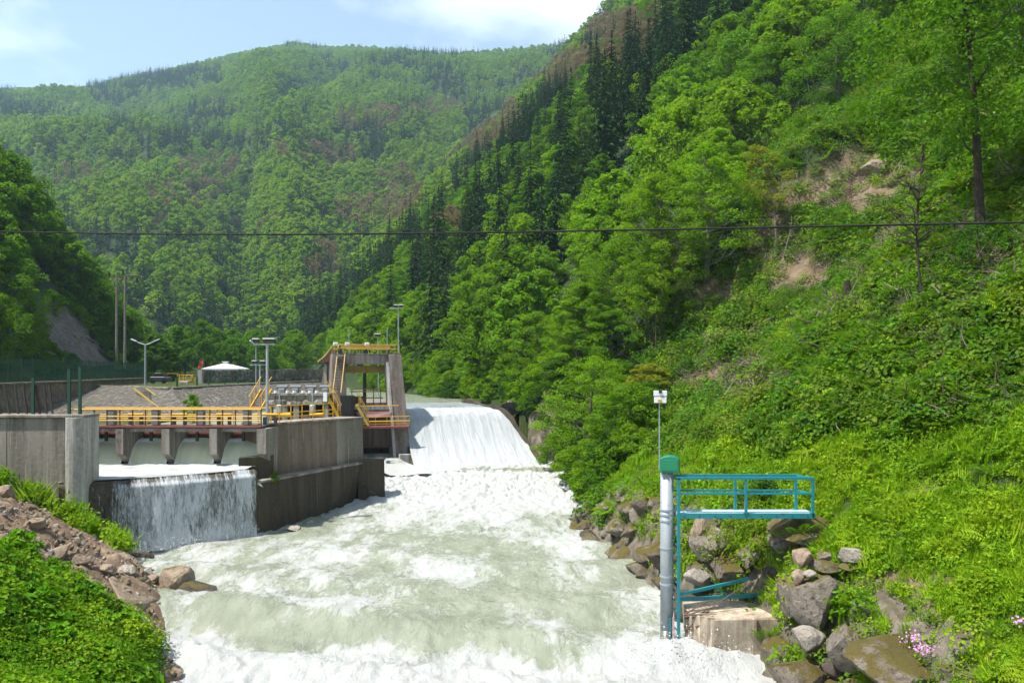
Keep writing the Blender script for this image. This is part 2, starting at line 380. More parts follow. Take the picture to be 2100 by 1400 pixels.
def terr(X, Y, parts=False):
    X = np.asarray(X, float); Y = np.asarray(Y, float)
    z = np.full(X.shape, -1.6)
    dR = sdist(X, Y, RB)
    # right hillside
    zb = np.where(Y < 66.5, water_z(Y), np.interp(Y, [66.5, 69, 90, 200], [1.2, 5.2, 5.3, 7]))
    clf = np.interp(Y, [10, 18, 24, 34, 42, 46, 60, 70, 90], [1.8, 2.1, 2.5, 2.6, 1.7, 1.3, 1.6, 2.0, 1.2])
    s1 = np.interp(Y, [0, 40, 80, 140], [.80, .84, .92, 1.02])
    dd = dR+.5*fbm(X*.5, Y*.5, 3, 3)*sst(.5, 3, dR)
    hR = zb-.5+(clf+.5)*sst(-.3, 1.7, dd)+s1*np.maximum(dd-1.3, 0)
    amp = np.clip(dR*.22, 0, 5)
    hR = hR+amp*fbm(X*.055, Y*.055, 11, 4)+np.clip(dR*.10, 0, .6)*fbm(X*.5, Y*.5, 5, 3)+np.clip((dR-40)*.12, 0, 14)*fbm(X*.012, Y*.012, 19, 3)
    hR = np.where(dR > 260, hR-(dR-260)*.6, hR)
    z = np.where(dR > -.3, np.maximum(z, hR), z)
    # left bank in front of the concrete wall
    dL = -sdist(X, Y, LB)
    k = sst(38.5, 37.2, Y)
    hl = -.6+1.1*sst(-.6, .9, dL)+.62*np.maximum(dL-.5, 0)
    hl = np.where(hl > 4.6, 4.6+(hl-4.6)*.35, hl)
    hl = hl+np.clip(dL*.10, 0, .5)*fbm(X*.45, Y*.45, 21, 4)+np.clip(dL*.08, 0, .16)*fbm(X*1.9, Y*1.9, 23, 3)
    z = np.where((dL > -.6) & (Y < 38.2), np.maximum(z, hl*k+(1-k)*-1.6), z)
    # made ground behind the wall and round the intake basin
    z = np.where((X < -25.2) & (Y >= 37.9) & (Y < 84), np.maximum(z, 5.0), z)
    dE = sdist(X, Y, EMB)
    lawn = 7.02+np.clip((Y-130)*.03, 0, 20)
    z = np.where((Y > np.interp(X, [-60, -50, -37, -30.6], [92, 90, 82, 73.5])) & (dE < 0) & (X < -28), np.maximum(z, lawn), z)
    z = np.where((Y > 200) & (dR < 0), np.maximum(z, 7+np.clip((Y-200)*.02, 0, 10)), z)
    z = np.where((-.292*(X+9.2)+.956*(Y-64.6) > 7) & (Y > 70) & (Y <= 200) & (dE >= 0) & (dR < -.3), np.maximum(z, 3.6), z)
    # left hill
    dH = -sdist(X, Y, LH)
    hH = 7.2+1.33*np.maximum(dH, 0)+np.clip(dH*.2, 0, 4)*fbm(X*.05, Y*.05, 41, 4)
    hH = np.where(dH > 130, hH-(dH-130)*.6, hH)
    z = np.where(dH > 0, np.maximum(z, hH), z)
    # far mountain
    px = CX+F*X/np.maximum(Y, 1)
    top = (HY-np.interp(px, RIDGE[:, 0], RIDGE[:, 1]))/F
    Dr = np.interp(px, [-700, 0, 600, 1165, 2500], [1150, 1250, 1450, 1150, 1000])
    D0 = np.interp(px, [-700, 0, 450, 900, 2500], [230, 250, 300, 330, 330])
    u = (Y-D0)/(Dr-D0)
    Hm = top*Dr
    prof = np.where(u < 1, np.clip(u, 0, 1)**.92, 1-np.clip(u-1, 0, 1)*.9)
    ww = np.clip(u, 0, 1)*np.clip(1.02-u, 0, 1)*4
    sp = rid(px*.0035+Y*.0006+3.1, Y*.0012+px*.0004, 61, 3)-.62
    hM = 7+Hm*prof+ww*(70*sp+30*fbm(X*.006, Y*.006, 67, 4))
    gx = 500+(Y-700)*-.02
    hM = hM-26*np.exp(-((px-np.interp(Y, [300, 520, 900, 1200], [470, 500, 640, 760]))/28.)**2)*ww
    dom = (u > 0) & (hM >= z-.5)
    z = np.where(u > 0, np.maximum(z, hM), z)
    if parts: return z, dR, dL, dH, np.where(dom, u, -1)
    return z
nT, nY = 430, 470
txs = np.concatenate([np.linspace(-1.1, -.72, 24), np.linspace(-.71, .71, nT-54), np.linspace(.73, 1.4, 30)])
Ys = np.concatenate([np.geomspace(7, 75, 250), np.geomspace(75.4, 420, 130), np.geomspace(424, 2600, 90)])
TX, YY = np.meshgrid(txs, Ys); XX = TX*YY
ZZ, tdR, tdL, tdH, tu = terr(XX, YY, True)
PXX = CX+F*TX; PYY = HY-F*(ZZ-CZ)/YY
def blob(cx, cy, rx, ry, px=None, py=None, s=0):
    px = PXX if px is None else px; py = PYY if py is None else py
    q = ((px-cx)/rx)**2+((py-cy)/ry)**2
    return np.clip(1.5-q-.9*fbm(px*.03+cx, py*.03, 5, 3), 0, 1)
# bare earth: the slip on the left bank and the scars on the right hillside
soil_spots = [(1480, 605, 45, 26), (1395, 575, 22, 50), (1590, 530, 34, 40), (1555, 690, 120, 14), (1790, 350, 95, 34), (1900, 1008, 48, 16), (1880, 590, 60, 26),
              (1720, 400, 130, 40), (1650, 560, 90, 40), (1850, 1200, 100, 32), (1830, 1290, 170, 60), (1500, 780, 110, 36), (2030, 520, 60, 50), (1990, 250, 40, 30), (2010, 690, 60, 18), (1580, 480, 60, 40)]
def soil_at(px, py, Y):
    s = np.zeros(np.shape(px))
    for cx, cy, rx, ry in soil_spots: s = np.maximum(s, .8*blob(cx, cy, rx, ry, px, py)*(px > 1200))
    return s*(Y < 90)
soil = soil_at(PXX, PYY, YY)
def slip(X, Y):
    """bare slip on the left bank: a band from the wall down to the stones"""
    px = CX+F*X/Y; py = HY-F*(terr(X, Y)-CZ)/Y
    up = np.interp(px, [-200, 0, 60, 150, 210, 300], [950, 1002, 1028, 1075, 1118, 1145])
    lo = np.interp(px, [-200, 0, 60, 150, 210, 300, 330], [1135, 1152, 1182, 1240, 1270, 1335, 1430])
    return sst(-16, 10, py-up+14*fbm(px*.03, py*.03, 9, 3))*sst(-10, 16, lo-py+18*fbm(px*.025, py*.025, 8, 3))*(Y < 38.2)
leftm = (tdL > -.6) & (YY < 38.2)
sl = np.where(leftm, slip(XX, YY), 0)
soil = np.where(leftm, np.maximum(sl, sst(1.2, .2, tdL)*sst(1150, 1180, PYY)), soil)
# ledges and runnels in the slip
ZZ = ZZ+np.where(leftm, sl*(.55*(rid(XX*.5+YY*.2, YY*.35, 15, 4)-.55)+.22*fbm(XX*1.8, YY*1.8, 16, 4)), 0)
cliff = np.where((tdR > -.5) & (tdR < 2.3) & (YY < 69), 1., 0.)
ZZ = ZZ+cliff*(.75*(rid(XX*1.1, YY*1.1, 25, 4, .6)-.6))
m, nt = nodemat('ground_mixed'); n = N(nt)
p = n('ShaderNodeNewGeometry').outputs['Position']
at = n('ShaderNodeAttribute', attribute_name='soil').outputs['Fac']; ac = n('ShaderNodeAttribute', attribute_name='cliff').outputs['Fac']
n1 = noise(n, p, .7, 6, .6); n2 = noise(n, p, 5, 6, .7)
veg = ramp(n, n1, [(.3, (.020, .036, .006)), (.6, (.045, .070, .009)), (.8, (.085, .068, .022))])
veg = mixc(n, ramp(n, n2, [(.55, 0), (.7, .7)]), veg, (.05, .04, .02))
veg = mixc(n, n('ShaderNodeAttribute', attribute_name='wood').outputs['Fac'], veg, (.022, .040, .010))
ear = ramp(n, noise(n, mapv(n, p, .8, .8, 1.8), 1.2, 7, .7), [(.28, (.090, .060, .038)), (.5, (.205, .148, .100)), (.72, (.33, .26, .19))])
ear = mixc(n, ramp(n, n2, [(.5, 0), (.7, .6)]), ear, (.12, .08, .055))
ear = mixc(n, ramp(n, noise(n, mapv(n, p, 1.2, .5, .7), .8, 6, .65, .8), [(.45, 0), (.56, .8)]), ear, (.16, .10, .065))
rk = ramp(n, noise(n, p, 1.5, 7, .7), [(.3, (.05, .04, .032)), (.55, (.16, .135, .11)), (.75, (.27, .24, .20))])
rk = mixc(n, ramp(n, noise(n, p, .9, 5), [(.5, 0), (.62, .8)]), rk, (.075, .07, .015))
c = mixc(n, at, veg, ear); c = mixc(n, ac, c, rk)
finish(m, n, c, .95, math2(n, 'ADD', n1, n2), .9, .12)
M['ground'] = m
V = np.stack([XX, YY, ZZ], -1).reshape(-1, 3)
o = bpy.data.objects.new('terrain', mesh('terrain', V, gridF(*XX.shape), [M['ground']], smooth=True, attrs={'soil': np.clip(soil, 0, 1), 'cliff': cliff, 'wood': ((tu > 0) | ((YY > 68) & (tdR > 0)) | (tdH > 1)).astype(float)}))
link(o); tag(o, 'valley floor, banks and mountain slopes', None, None, 'structure')
TERRAIN = o
# a fast sampler of the ground as built, used for standing things on it
def ground(X, Y): return terr(X, Y)

# ------------------------------------------------------------------ water
def mat_water(name, deep, pale, foamc=(.80, .82, .80), flow=(1, 1, 1), scale=1.0, rough=.28, lo=.45, hi=.62, bstr=.5, bd=.12, streak=None):
    m, nt = nodemat(name); n = N(nt)
    p = n('ShaderNodeNewGeometry').outputs['Position']
    if streak: p = n('ShaderNodeAttribute', attribute_name='flow', attribute_type='GEOMETRY').outputs['Vector']
    f = n('ShaderNodeAttribute', attribute_name='foam').outputs['Fac']
    q = mapv(n, p, *flow)
    a = noise(n, q, 1.1*scale, 8, .68, 1.1); b = noise(n, q, 4.2*scale, 6, .7, .4)
    base = mixc(n, ramp(n, noise(n, q, .5*scale, 5, .6), [(.3, 0), (.7, 1)]), deep, pale)
    cc = noise(n, q, 12*scale, 5, .75, .5)
    k = math2(n, 'ADD', math2(n, 'ADD', math2(n, 'ADD', math2(n, 'MULTIPLY', a, .50), math2(n, 'MULTIPLY', b, .30)), math2(n, 'MULTIPLY', cc, .20)), math2(n, 'SUBTRACT', f, .5))
    fm = ramp(n, k, [(lo, 0), (hi, 1)])
    c = mixc(n, fm, base, foamc)
    bump = n('ShaderNodeBump', {'Height': math2(n, 'ADD', math2(n, 'ADD', a, math2(n, 'MULTIPLY', b, .6)), math2(n, 'MULTIPLY', cc, .35)), 'Strength': bstr, 'Distance': bd}).outputs[0]
    r = math2(n, 'ADD', rough, math2(n, 'MULTIPLY', fm, .5))
    bs = n('ShaderNodeBsdfPrincipled', {'Base Color': c, 'Roughness': r, 'Specular IOR Level': .45, 'Normal': bump, 'IOR': 1.33})
    n('ShaderNodeOutputMaterial', {'Surface': bs.outputs[0]})
    return m
M['river'] = mat_water('water_river', (.195, .220, .160), (.295, .32, .255), (.40, .415, .41), flow=(1.2, .55, 1), scale=1.9, rough=.14, lo=.44, hi=.61, bstr=.8, bd=.14)
YR = [(8, -9.5), (17, -10), (22.6, -11), (27, -13.5), (30, -14.5), (33.5, -16.5), (37.6, -20.6), (38.3, -20.6), (42.9, -14.6), (53, -11.3), (57, -10.6), (64, -10), (67.5, -10)]
yr = np.concatenate([np.arange(12, 46, .125), np.arange(46, 67.3, .17)])
xl = np.interp(yr, [a for a, b in YR], [b for a, b in YR])
xr = np.interp(yr, [b for a, b in RB[:15]], [a for a, b in RB[:15]])+1.0
xr = np.where((yr > 19.5) & (yr < 30), xr+1.5, xr)
nc = 210
tt = np.linspace(0, 1, nc)
RX = xl[:, None]+(xr-xl)[:, None]*tt[None]; RY = np.repeat(yr[:, None], nc, 1)
wob = 1.2*fbm(RX*.12, RY*.12, 81, 3)
# the standing wave: a smooth green tongue that falls into a white stopper
yc = 25.9-.42*RX+wob*1.7
edge = sst(-13.5, -10.5, RX)*sst(3.0, -.5, RX)*(.55+.45*sst(-.3, .3, fbm(RX*.33, RY*.1, 83, 2)))
dn = RY-yc
wave = edge*(.45*np.exp(-(dn/1.6)**2)-.55*np.exp(-((dn+2.4)/1.2)**2)+.18*np.exp(-((dn+4.4)/1.1)**2))
wave += .22*np.sin((RY+.25*RX+wob*2)*1.25)*sst(46, 34, RY)*(1-edge*.7)
rough = .085+.13*sst(46, 56, RY)+.05*edge*sst(-1.6, -2.6, dn)+.04*sst(27, 22, RY)
sx, sy = RX*.9, RY*.62
ch = (rid(sx+fbm(RX*.4, RY*.4, 4, 2), sy, 91, 5, .6)-.62)*2.4+fbm(RX*2.1, RY*1.5, 95, 5, .7)*1.2
RZ = water_z(RY)+wave+rough*ch
RZ += .45*np.exp(-(((RX-4.9)/1.2)**2+((RY-24.2)/.9)**2))+.25*np.exp(-(((RX-3.2)/1.8)**2+((RY-22.4)/.9)**2))
foam = .465+.26*fbm(RX*.35, RY*.2, 101, 3)+.20*fbm(RX*1.5, RY*.7, 103, 5, .65)
foam += .42*sst(44, 57, RY+1.5*fbm(RX*.3, RY*.3, 7, 2))
foam += edge*(-.22*np.exp(-((dn+1.0)/1.0)**2)+.34*sst(-1.5, -2.9, dn+.9*fbm(RX*.7, RY*.7, 6, 4)))*sst(15, 19, RY)
foam += .30*edge*np.exp(-((dn-1.6)/1.3)**2)*(.5+fbm(RX*.7, RY*.4, 105, 3))
foam += .5*np.exp(-(((RX-5.2)/2.2)**2+((RY-23.2)/1.6)**2))
foam += .16*sst(26, 22, RY)*sst(3, 0, RX)
dfall = sdist(RX, RY, [(-20.6, 38.3), (-14.3, 43.1)])
foam += .5*np.exp(-(np.abs(dfall)/.9)**1.5)*(RY > 36)*(RX < -13)
dl = RX-np.interp(RY, [a for a, b in YR], [b for a, b in YR])
foam += .22*np.exp(-dl/1.4)*(RY > 43)
foam += .12*rough*ch*4*.3
foam -= .55*np.exp(-((RY-63.2)/1.1)**2)*sst(-8.5, -7.5, RX)
o = bpy.data.objects.new('river', mesh('river', np.stack([RX, RY, RZ], -1).reshape(-1, 3), gridF(*RX.shape), [M['river']], smooth=True, attrs={'foam': foam}))
link(o); tag(o, 'turbulent pale green river with white rapids', None, None, 'structure')
def riverz(x, y): return float(water_z(y))

def sheet(name, label, grid, foam, mat, flow=None):
    """a sheet of moving water; flow = coordinates that run with the current"""
    nr, nc = grid.shape[:2]
    me = mesh(name, grid.reshape(-1, 3), gridF(nr, nc), [mat], smooth=True, attrs={'foam': foam})
    if flow is not None:
        a = me.attributes.new('flow', 'FLOAT_VECTOR', 'POINT'); a.data.foreach_set('vector', np.asarray(flow, np.float32).reshape(-1))
    o = bpy.data.objects.new(name, me); link(o); tag(o, label, None, None, 'structure')
    return o
# frame of the big sluice tower and spillway: u to the right, v upstream
TH = math.radians(17); TO = np.array([-9.2, 64.6, 0])
tu_, tv_ = np.array([math.cos(TH), math.sin(TH), 0]), np.array([-math.sin(TH), math.cos(TH), 0])
def T(u, v, z): return TO+tu_*u+tv_*v+np.array([0, 0, z])
M['spill'] = mat_water('water_spillway', (.18, .215, .22), (.28, .315, .325), (.40, .42, .44), flow=(1.9, .16, 1), scale=1.7, rough=.35, lo=.37, hi=.70, bstr=.6, bd=.15, streak=True)
prof = [(14, 5.50), (9, 5.48), (6, 5.44), (4.6, 5.36), (3.6, 5.18), (2.8, 4.86), (2.2, 4.45), (1.6, 3.9), (.9, 3.2), (.1, 2.5), (-.8, 1.8), (-1.7, 1.25), (-2.6, .95), (-3.4, .85)]
pv = np.array([a for a, b in prof]); pz = np.array([b for a, b in prof])
s_ = np.linspace(0, 1, 150); arc = np.concatenate([[0], np.cumsum(np.hypot(np.diff(pv), np.diff(pz)))]); arc /= arc[-1]
gv = np.interp(s_, arc, pv); gz = np.interp(s_, arc, pz)
for _ in range(4): gz[1:-1] = (gz[:-2]+2*gz[1:-1]+gz[2:])/4
ur = np.interp(gv, [-3.4, -.5, 2.5, 4.5, 14], [11.6, 11.2, 9.9, 9.0, 8.6])
tcol = np.linspace(0, 1, 150)
U = 1.0+(ur-1.0)[:, None]*tcol[None]; Vv = np.repeat(gv[:, None], 150, 1); Z = np.repeat(gz[:, None], 150, 1)
fall = sst(5, 1.5, Vv)
Z = Z+.07*fall*(rid(U*1.4, Vv*.35, 111, 4)-.5)*2+.05*fbm(U*2.2, Vv*.9, 113, 3)+.10*np.exp(-((Vv-3.0)/.5)**2)*fbm(U*1.1, Vv*2, 117, 3)
grid = TO+U[..., None]*tu_+Vv[..., None]*tv_+np.stack([0*U, 0*U, Z], -1)
fo = .30+.34*sst(6.5, 4.2, Vv)-.13*np.exp(-((Vv-2.35)/.5)**2)*(.7+.9*fbm(U*2.4, Vv*2, 119, 3))-.20*np.exp(-(((U-1.6)/.9)**2+((Vv-.6)/1.3)**2))+.12*sst(1.5, -1, Vv)
SPV, SPZ, SPU = gv.copy(), gz.copy(), ur.copy()
sheet('spillway_water', 'white water sheet sliding over the wide spillway', grid, fo, M['spill'], np.stack([U, arc[-1]*0+Vv*1.3-Z, 0*U], -1))
# pool behind the dam and in the intake basin
me = MB().add([(-36, 46.4, 4.86), (-13.6, 46.4, 4.86), (-11.8, 54.3, 4.86), (-13.5, 63, 4.86), (-14, 100, 4.88), (-36, 100, 4.88)], [(0, 1, 2, 3, 4, 5)])
o = me.build('basin_water', mat_water('water_basin', (.20, .225, .16), (.30, .33, .25), scale=1, lo=.62, hi=.8, bstr=.25)); tag(o, 'still greenish water in the intake basin behind the gates', None, None, 'structure')
pl = [T(-9, 13.9, 5.48), T(9.5, 13.9, 5.48), (4, 95, 5.5), (-10, 120, 5.5), (-30, 170, 5.5), (-45, 190, 5.5), (-45, 160, 5.5), (-29, 130, 5.5), (-24, 101, 5.5)]
o = MB().add(pl, [tuple(range(len(pl)))]).build('upstream_water', M['river']); tag(o, 'river surface upstream of the spillway', None, None, 'structure')
# ------------------------------------------------------------------ plant builders
def unit(a): return a/(np.linalg.norm(a, axis=-1, keepdims=True)+1e-9)
def leafmesh(C, Nm, size, aspect=.6, fold=.18, tang=None, r=None):
    """one diamond leaf per centre, folded along its rib"""
    r = r or np.random.default_rng(1)
    n_ = len(C); Nm = unit(Nm)
    t = r.normal(size=(n_, 3)) if tang is None else tang
    t = unit(t-Nm*np.sum(t*Nm, 1, keepdims=True)); b = np.cross(Nm, t)
    s = np.broadcast_to(np.asarray(size, float), (n_,))[:, None]
    dn = Nm*s*fold
    V = np.stack([C-t*s*.5-dn*.4, C+b*s*aspect*.5+dn*.5-t*s*.05, C+t*s*.5-dn, C-b*s*aspect*.5+dn*.5-t*s*.05], 1).reshape(-1, 3)
    return V, np.arange(n_*4).reshape(-1, 4)
def tubes(segs, n=5):
    """segs: list of (points, radii) -> one array mesh"""
    mb = MB()
    for pts, rad in segs: mb.tube(pts, rad, n, cap=False)
    return np.array(mb.v), np.array(mb.f)
def broadleaf(seed, H, R, ncl, nlf, leaf, base=.2, flat=.5, spread=.30, droop=.0, up=.75, lean=(0, 0), every=1, tr0=.018):
    r = np.random.default_rng(seed)
    cb = H*base; segs = []
    lx, ly = lean
    def tr(z):
        t = z/H
        return np.array([lx*t*t*H+.03*H*math.sin(3*t+seed), ly*t*t*H+.03*H*math.sin(2.3*t+seed*2), z])
    zs = np.linspace(0, H*.93, 8); segs.append(([tr(z) for z in zs], [H*tr0*(1.15-z/H)**1.1+.01 for z in zs]))
    C = []; Nn = []; S = []
    for k in range(ncl):
        t = ((k+.5)/ncl)**.85; a = k*2.39996+r.uniform(-.5, .5)
        env = R*(math.sin(math.pi*min(1, .14+.86*t)**.9)**.75)*r.uniform(.72, 1.12)+.1*R
        q = r.uniform(.45, 1.0)**.6 if k % 4 else r.uniform(.0, .5)
        zc = cb+(H-cb)*(t*.93+.02)-droop*q*R*.2
        c0 = tr(zc); c = np.array([c0[0]+math.cos(a)*env*q, c0[1]+math.sin(a)*env*q, zc])
        zo = max(cb*.7, zc-env*q*r.uniform(.45, .9)); st = tr(zo)
        mid = st*.45+c*.55+np.array([0, 0, -.05*H*q]); 
        if k % every == 0: segs.append(([st, mid, c], [H*.0045, H*.003, H*.001]))
        cr = R*spread*r.uniform(.7, 1.3)*(1-.35*t)
        m_ = max(6, int(nlf/ncl*r.uniform(.6, 1.4)))
        d = unit(r.normal(size=(m_, 3))); rad = cr*(.35+.65*r.random(m_)**.5)[:, None]
        off = d*rad*np.array([1, 1, flat]); off[:, 2] -= .25*flat*np.hypot(off[:, 0], off[:, 1])
        C.append(c+off); Nn.append(d*.45+np.array([0, 0, up])+r.normal(size=(m_, 3))*.38+np.array([math.cos(a), math.sin(a), 0])*.25)
        S.append(leaf*r.uniform(.6, 1.3, m_))
    LV, LF = leafmesh(np.concatenate(C), np.concatenate(Nn), np.concatenate(S), .62, .2, None, r)
    TV, TF = tubes(segs)
    return TV, TF, LV, LF
def conifer(seed, H, R, nw, nb, per):
    r = np.random.default_rng(seed); C = []; Nn = []; S = []; Tg = []
    for i in range(nw):
        t = (i+r.uniform(0, .8))/nw; z = H*(.07+.93*t)
        ln = R*(1-t)**.82*r.uniform(.75, 1.1)+.15
        for k in range(max(4, int(nb*(1-.5*t)))):
            a = r.uniform(0, 6.283); L_ = ln*r.uniform(.65, 1.15)
            d = np.array([math.cos(a), math.sin(a), 0])
            for j in range(per):
                q = (j+r.uniform(.2, 1))/per
                c = d*L_*q+np.array([0, 0, z-.42*L_*q*q+.08*L_*q])+r.normal(size=3)*.05*L_
                C.append(c); Tg.append(d+np.array([0, 0, -.5*q])+r.normal(size=3)*.3)
                Nn.append(np.array([0, 0, 1])+d*.45+r.normal(size=3)*.35); S.append((.22+.62/per)*L_*(1.1-.45*q)*r.uniform(.8, 1.25)+.12)
    for j in range(8):
        C.append(np.array([0, 0, H*(.95+.008*j)])); Tg.append(np.array([r.normal()*.2, r.normal()*.2, 1])); Nn.append(r.normal(size=3)); S.append(H*.035)
    LV, LF = leafmesh(np.array(C), np.array(Nn), np.array(S), .5, .15, np.array(Tg), r)
    TV, TF = tubes([([(0, 0, 0), (0, 0, H*.5), (0, 0, H*.96)], [H*.014, H*.008, H*.002])])
    return TV, TF, LV, LF
def bare(seed, H, R, nb, lean=(0, 0), r0=.014):
    """a leafless tree: trunk, limbs and twigs"""
    r = np.random.default_rng(seed); segs = []
    def tr(z): t = z/H; return np.array([lean[0]*t*t*H+.04*H*math.sin(4*t+seed), lean[1]*t*t*H+.03*H*math.sin(3*t+seed*3), z])
    zs = np.linspace(0, H, 9); segs.append(([tr(z) for z in zs], [H*r0*(1.1-z/H)+.006 for z in zs]))
    for k in range(nb):
        z = H*r.uniform(.35, .95); a = r.uniform(0, 6.283); L_ = R*r.uniform(.4, 1)*(1.15-z/H)
        p0 = tr(z); p2 = p0+np.array([math.cos(a)*L_, math.sin(a)*L_, L_*r.uniform(.3, .9)]); p1 = (p0+p2)/2+r.normal(size=3)*.08*L_
        segs.append(([p0, p1, p2], [H*.005, H*.0035, H*.0012]))
        for j in range(4):
            q = p0+(p2-p0)*r.uniform(.3, 1); e = q+r.normal(size=3)*L_*.28+np.array([0, 0, .15*L_]); segs.append(([q, e], [H*.002, H*.0006]))
    return tubes(segs)
def clump(seed, kind):
    r = np.random.default_rng(seed)
    if kind == 'grass':
        k = 46; a = r.uniform(0, 6.283, k); ro = r.uniform(0, .26, k)
        b = np.stack([np.cos(a)*ro, np.sin(a)*ro, 0*a], 1); h = r.uniform(.18, .42, k); bend = r.uniform(.1, .5, k)
        d = np.stack([np.cos(a), np.sin(a), 0*a], 1); w = np.stack([-np.sin(a), np.cos(a), 0*a], 1)*.014
        mid = b+d*(bend*h*.35)[:, None]+np.array([0, 0, 1])*(h*.6)[:, None]; tip = b+d*(bend*h*1.15)[:, None]+np.array([0, 0, 1])*(h*.92)[:, None]
        V = np.stack([b-w, b+w, mid+w*.8, tip, mid-w*.8], 1).reshape(-1, 3); i = np.arange(k)[:, None]*5
        return V, np.concatenate([i+np.array([0, 1, 2]), i+np.array([0, 2, 4]), i+np.array([4, 2, 3])]).astype(np.int32)
    if kind == 'fern':
        C = []; Tg = []; Nn = []; S = []
        for q in range(9):
            a = q*.7+r.uniform(-.2, .2); L_ = r.uniform(.5, .75); d = np.array([math.cos(a), math.sin(a), 0]); sd = np.array([-d[1], d[0], 0])
            for j in range(13):
                t = (j+1)/13; c = d*L_*t*.9+np.array([0, 0, L_*(1.1*t-.75*t*t)])
                for sg in (-1, 1):
                    w = .20*L_*math.sin(math.pi*min(1, .15+.85*t))
                    C.append(c+sd*sg*w*.5); Tg.append(sd*sg+d*.4); Nn.append(np.array([0, 0, 1])-d*.3); S.append(w+.02)
        return leafmesh(np.array(C), np.array(Nn), np.array(S), .32, .1, np.array(Tg), r)
    k, lf, h, rr = {'weed': (70, .085, .42, .34), 'bramble': (90, .10, .55, .45), 'broad': (46, .17, .42, .36), 'fine': (120, .055, .5, .36)}[kind]
    a = r.uniform(0, 6.283, k); ro = rr*r.random(k)**.6; z = h*r.random(k)**.7*(1.05-.6*(ro/rr)**2)
    C = np.stack([np.cos(a)*ro, np.sin(a)*ro, z], 1)
    Nn = np.stack([np.cos(a)*.5, np.sin(a)*.5, np.full(k, .9)], 1)+r.normal(size=(k, 3))*.35
    return leafmesh(C, Nn, lf*r.uniform(.6, 1.35, k), .75, .12, None, r)

# stock of trees: kind -> list of (trunk mesh, crown mesh, joined mesh)
def stock(kind, trunkmat, leafmat, gens):
    out = []
    for i, g in enumerate(gens):
        TV, TF, LV, LF = g
        tm = mesh(kind+'_trunk', TV, TF, [M[trunkmat]], smooth=True); cm = mesh(kind+'_crown', LV, LF, [M[leafmat]])
        jm = mesh(kind, np.concatenate([TV, LV]), np.concatenate([TF, LF+len(TV)]), [M[trunkmat], M[leafmat]], mi=[0]*len(TF)+[1]*len(LF))
        out.append((tm, cm, jm))
    return out
ST = {}
ST['broad_a'] = stock('broadleaf', 'bark', 'leaf_near', [broadleaf(s, 9, R, nc_, 12000, .22, base=.10, flat=.55, spread=.30, up=.55) for s, R, nc_ in ((1, 3.6, 70), (2, 3.2, 60), (3, 4.1, 80), (4, 3.0, 64))])
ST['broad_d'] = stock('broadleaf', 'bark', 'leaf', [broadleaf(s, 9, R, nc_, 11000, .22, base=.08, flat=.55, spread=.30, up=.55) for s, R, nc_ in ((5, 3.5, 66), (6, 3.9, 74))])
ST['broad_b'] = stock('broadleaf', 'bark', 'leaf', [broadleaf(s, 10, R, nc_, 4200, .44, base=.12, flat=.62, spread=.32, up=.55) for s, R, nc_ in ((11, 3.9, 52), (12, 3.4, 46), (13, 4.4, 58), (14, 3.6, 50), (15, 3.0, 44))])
ST['broad_n'] = stock('broadleaf', 'bark', 'leaf_near', [broadleaf(s, 10, R, nc_, 4200, .44, base=.12, flat=.62, spread=.32, up=.55) for s, R, nc_ in ((16, 3.9, 52), (17, 3.4, 46), (18, 4.3, 58))])
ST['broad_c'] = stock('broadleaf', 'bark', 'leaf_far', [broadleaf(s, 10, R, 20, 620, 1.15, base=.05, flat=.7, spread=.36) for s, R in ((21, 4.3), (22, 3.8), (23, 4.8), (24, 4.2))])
ST['con_b'] = stock('conifer', 'bark_dark', 'conifer', [conifer(s, 18, R, 30, 11, 5) for s, R in ((31, 3.5), (32, 3.1), (33, 3.9), (34, 3.3))])
ST['con_c'] = stock('conifer', 'bark_dark', 'conifer', [conifer(s, 15, R, 14, 9, 3) for s, R in ((41, 3.6), (42, 3.2), (43, 4.0))])
ST['brown_b'] = stock('budding_tree', 'bark', 'brown', [broadleaf(s, 10, R, 40, 2600, .34, base=.2, flat=.7, spread=.26, up=.2) for s, R in ((51, 3.6), (52, 3.2), (53, 4.0))])
ST['brown_c'] = stock('budding_tree', 'bark', 'brown', [broadleaf(s, 10, R, 20, 520, 1.0, base=.1, flat=.8, spread=.34, up=.3) for s, R in ((54, 4.0), (55, 4.5))])
def plant_tree(kind, var, x, y, s, rz, name, label, cat, group, zoff=-.25, sz=None, zg=None):
    tm, cm, _ = ST[kind][var % len(ST[kind])]
    e = thing(name, label, cat, (x, y, (float(ground(np.array([x]), np.array([y]))[0]) if zg is None else float(zg))+zoff), group, rz)
    e.scale = (s, s, sz or s)
    for nm, me in (('trunk', tm), ('crown', cm)):
        c = bpy.data.objects.new(nm, me); link(c, e)
    return e
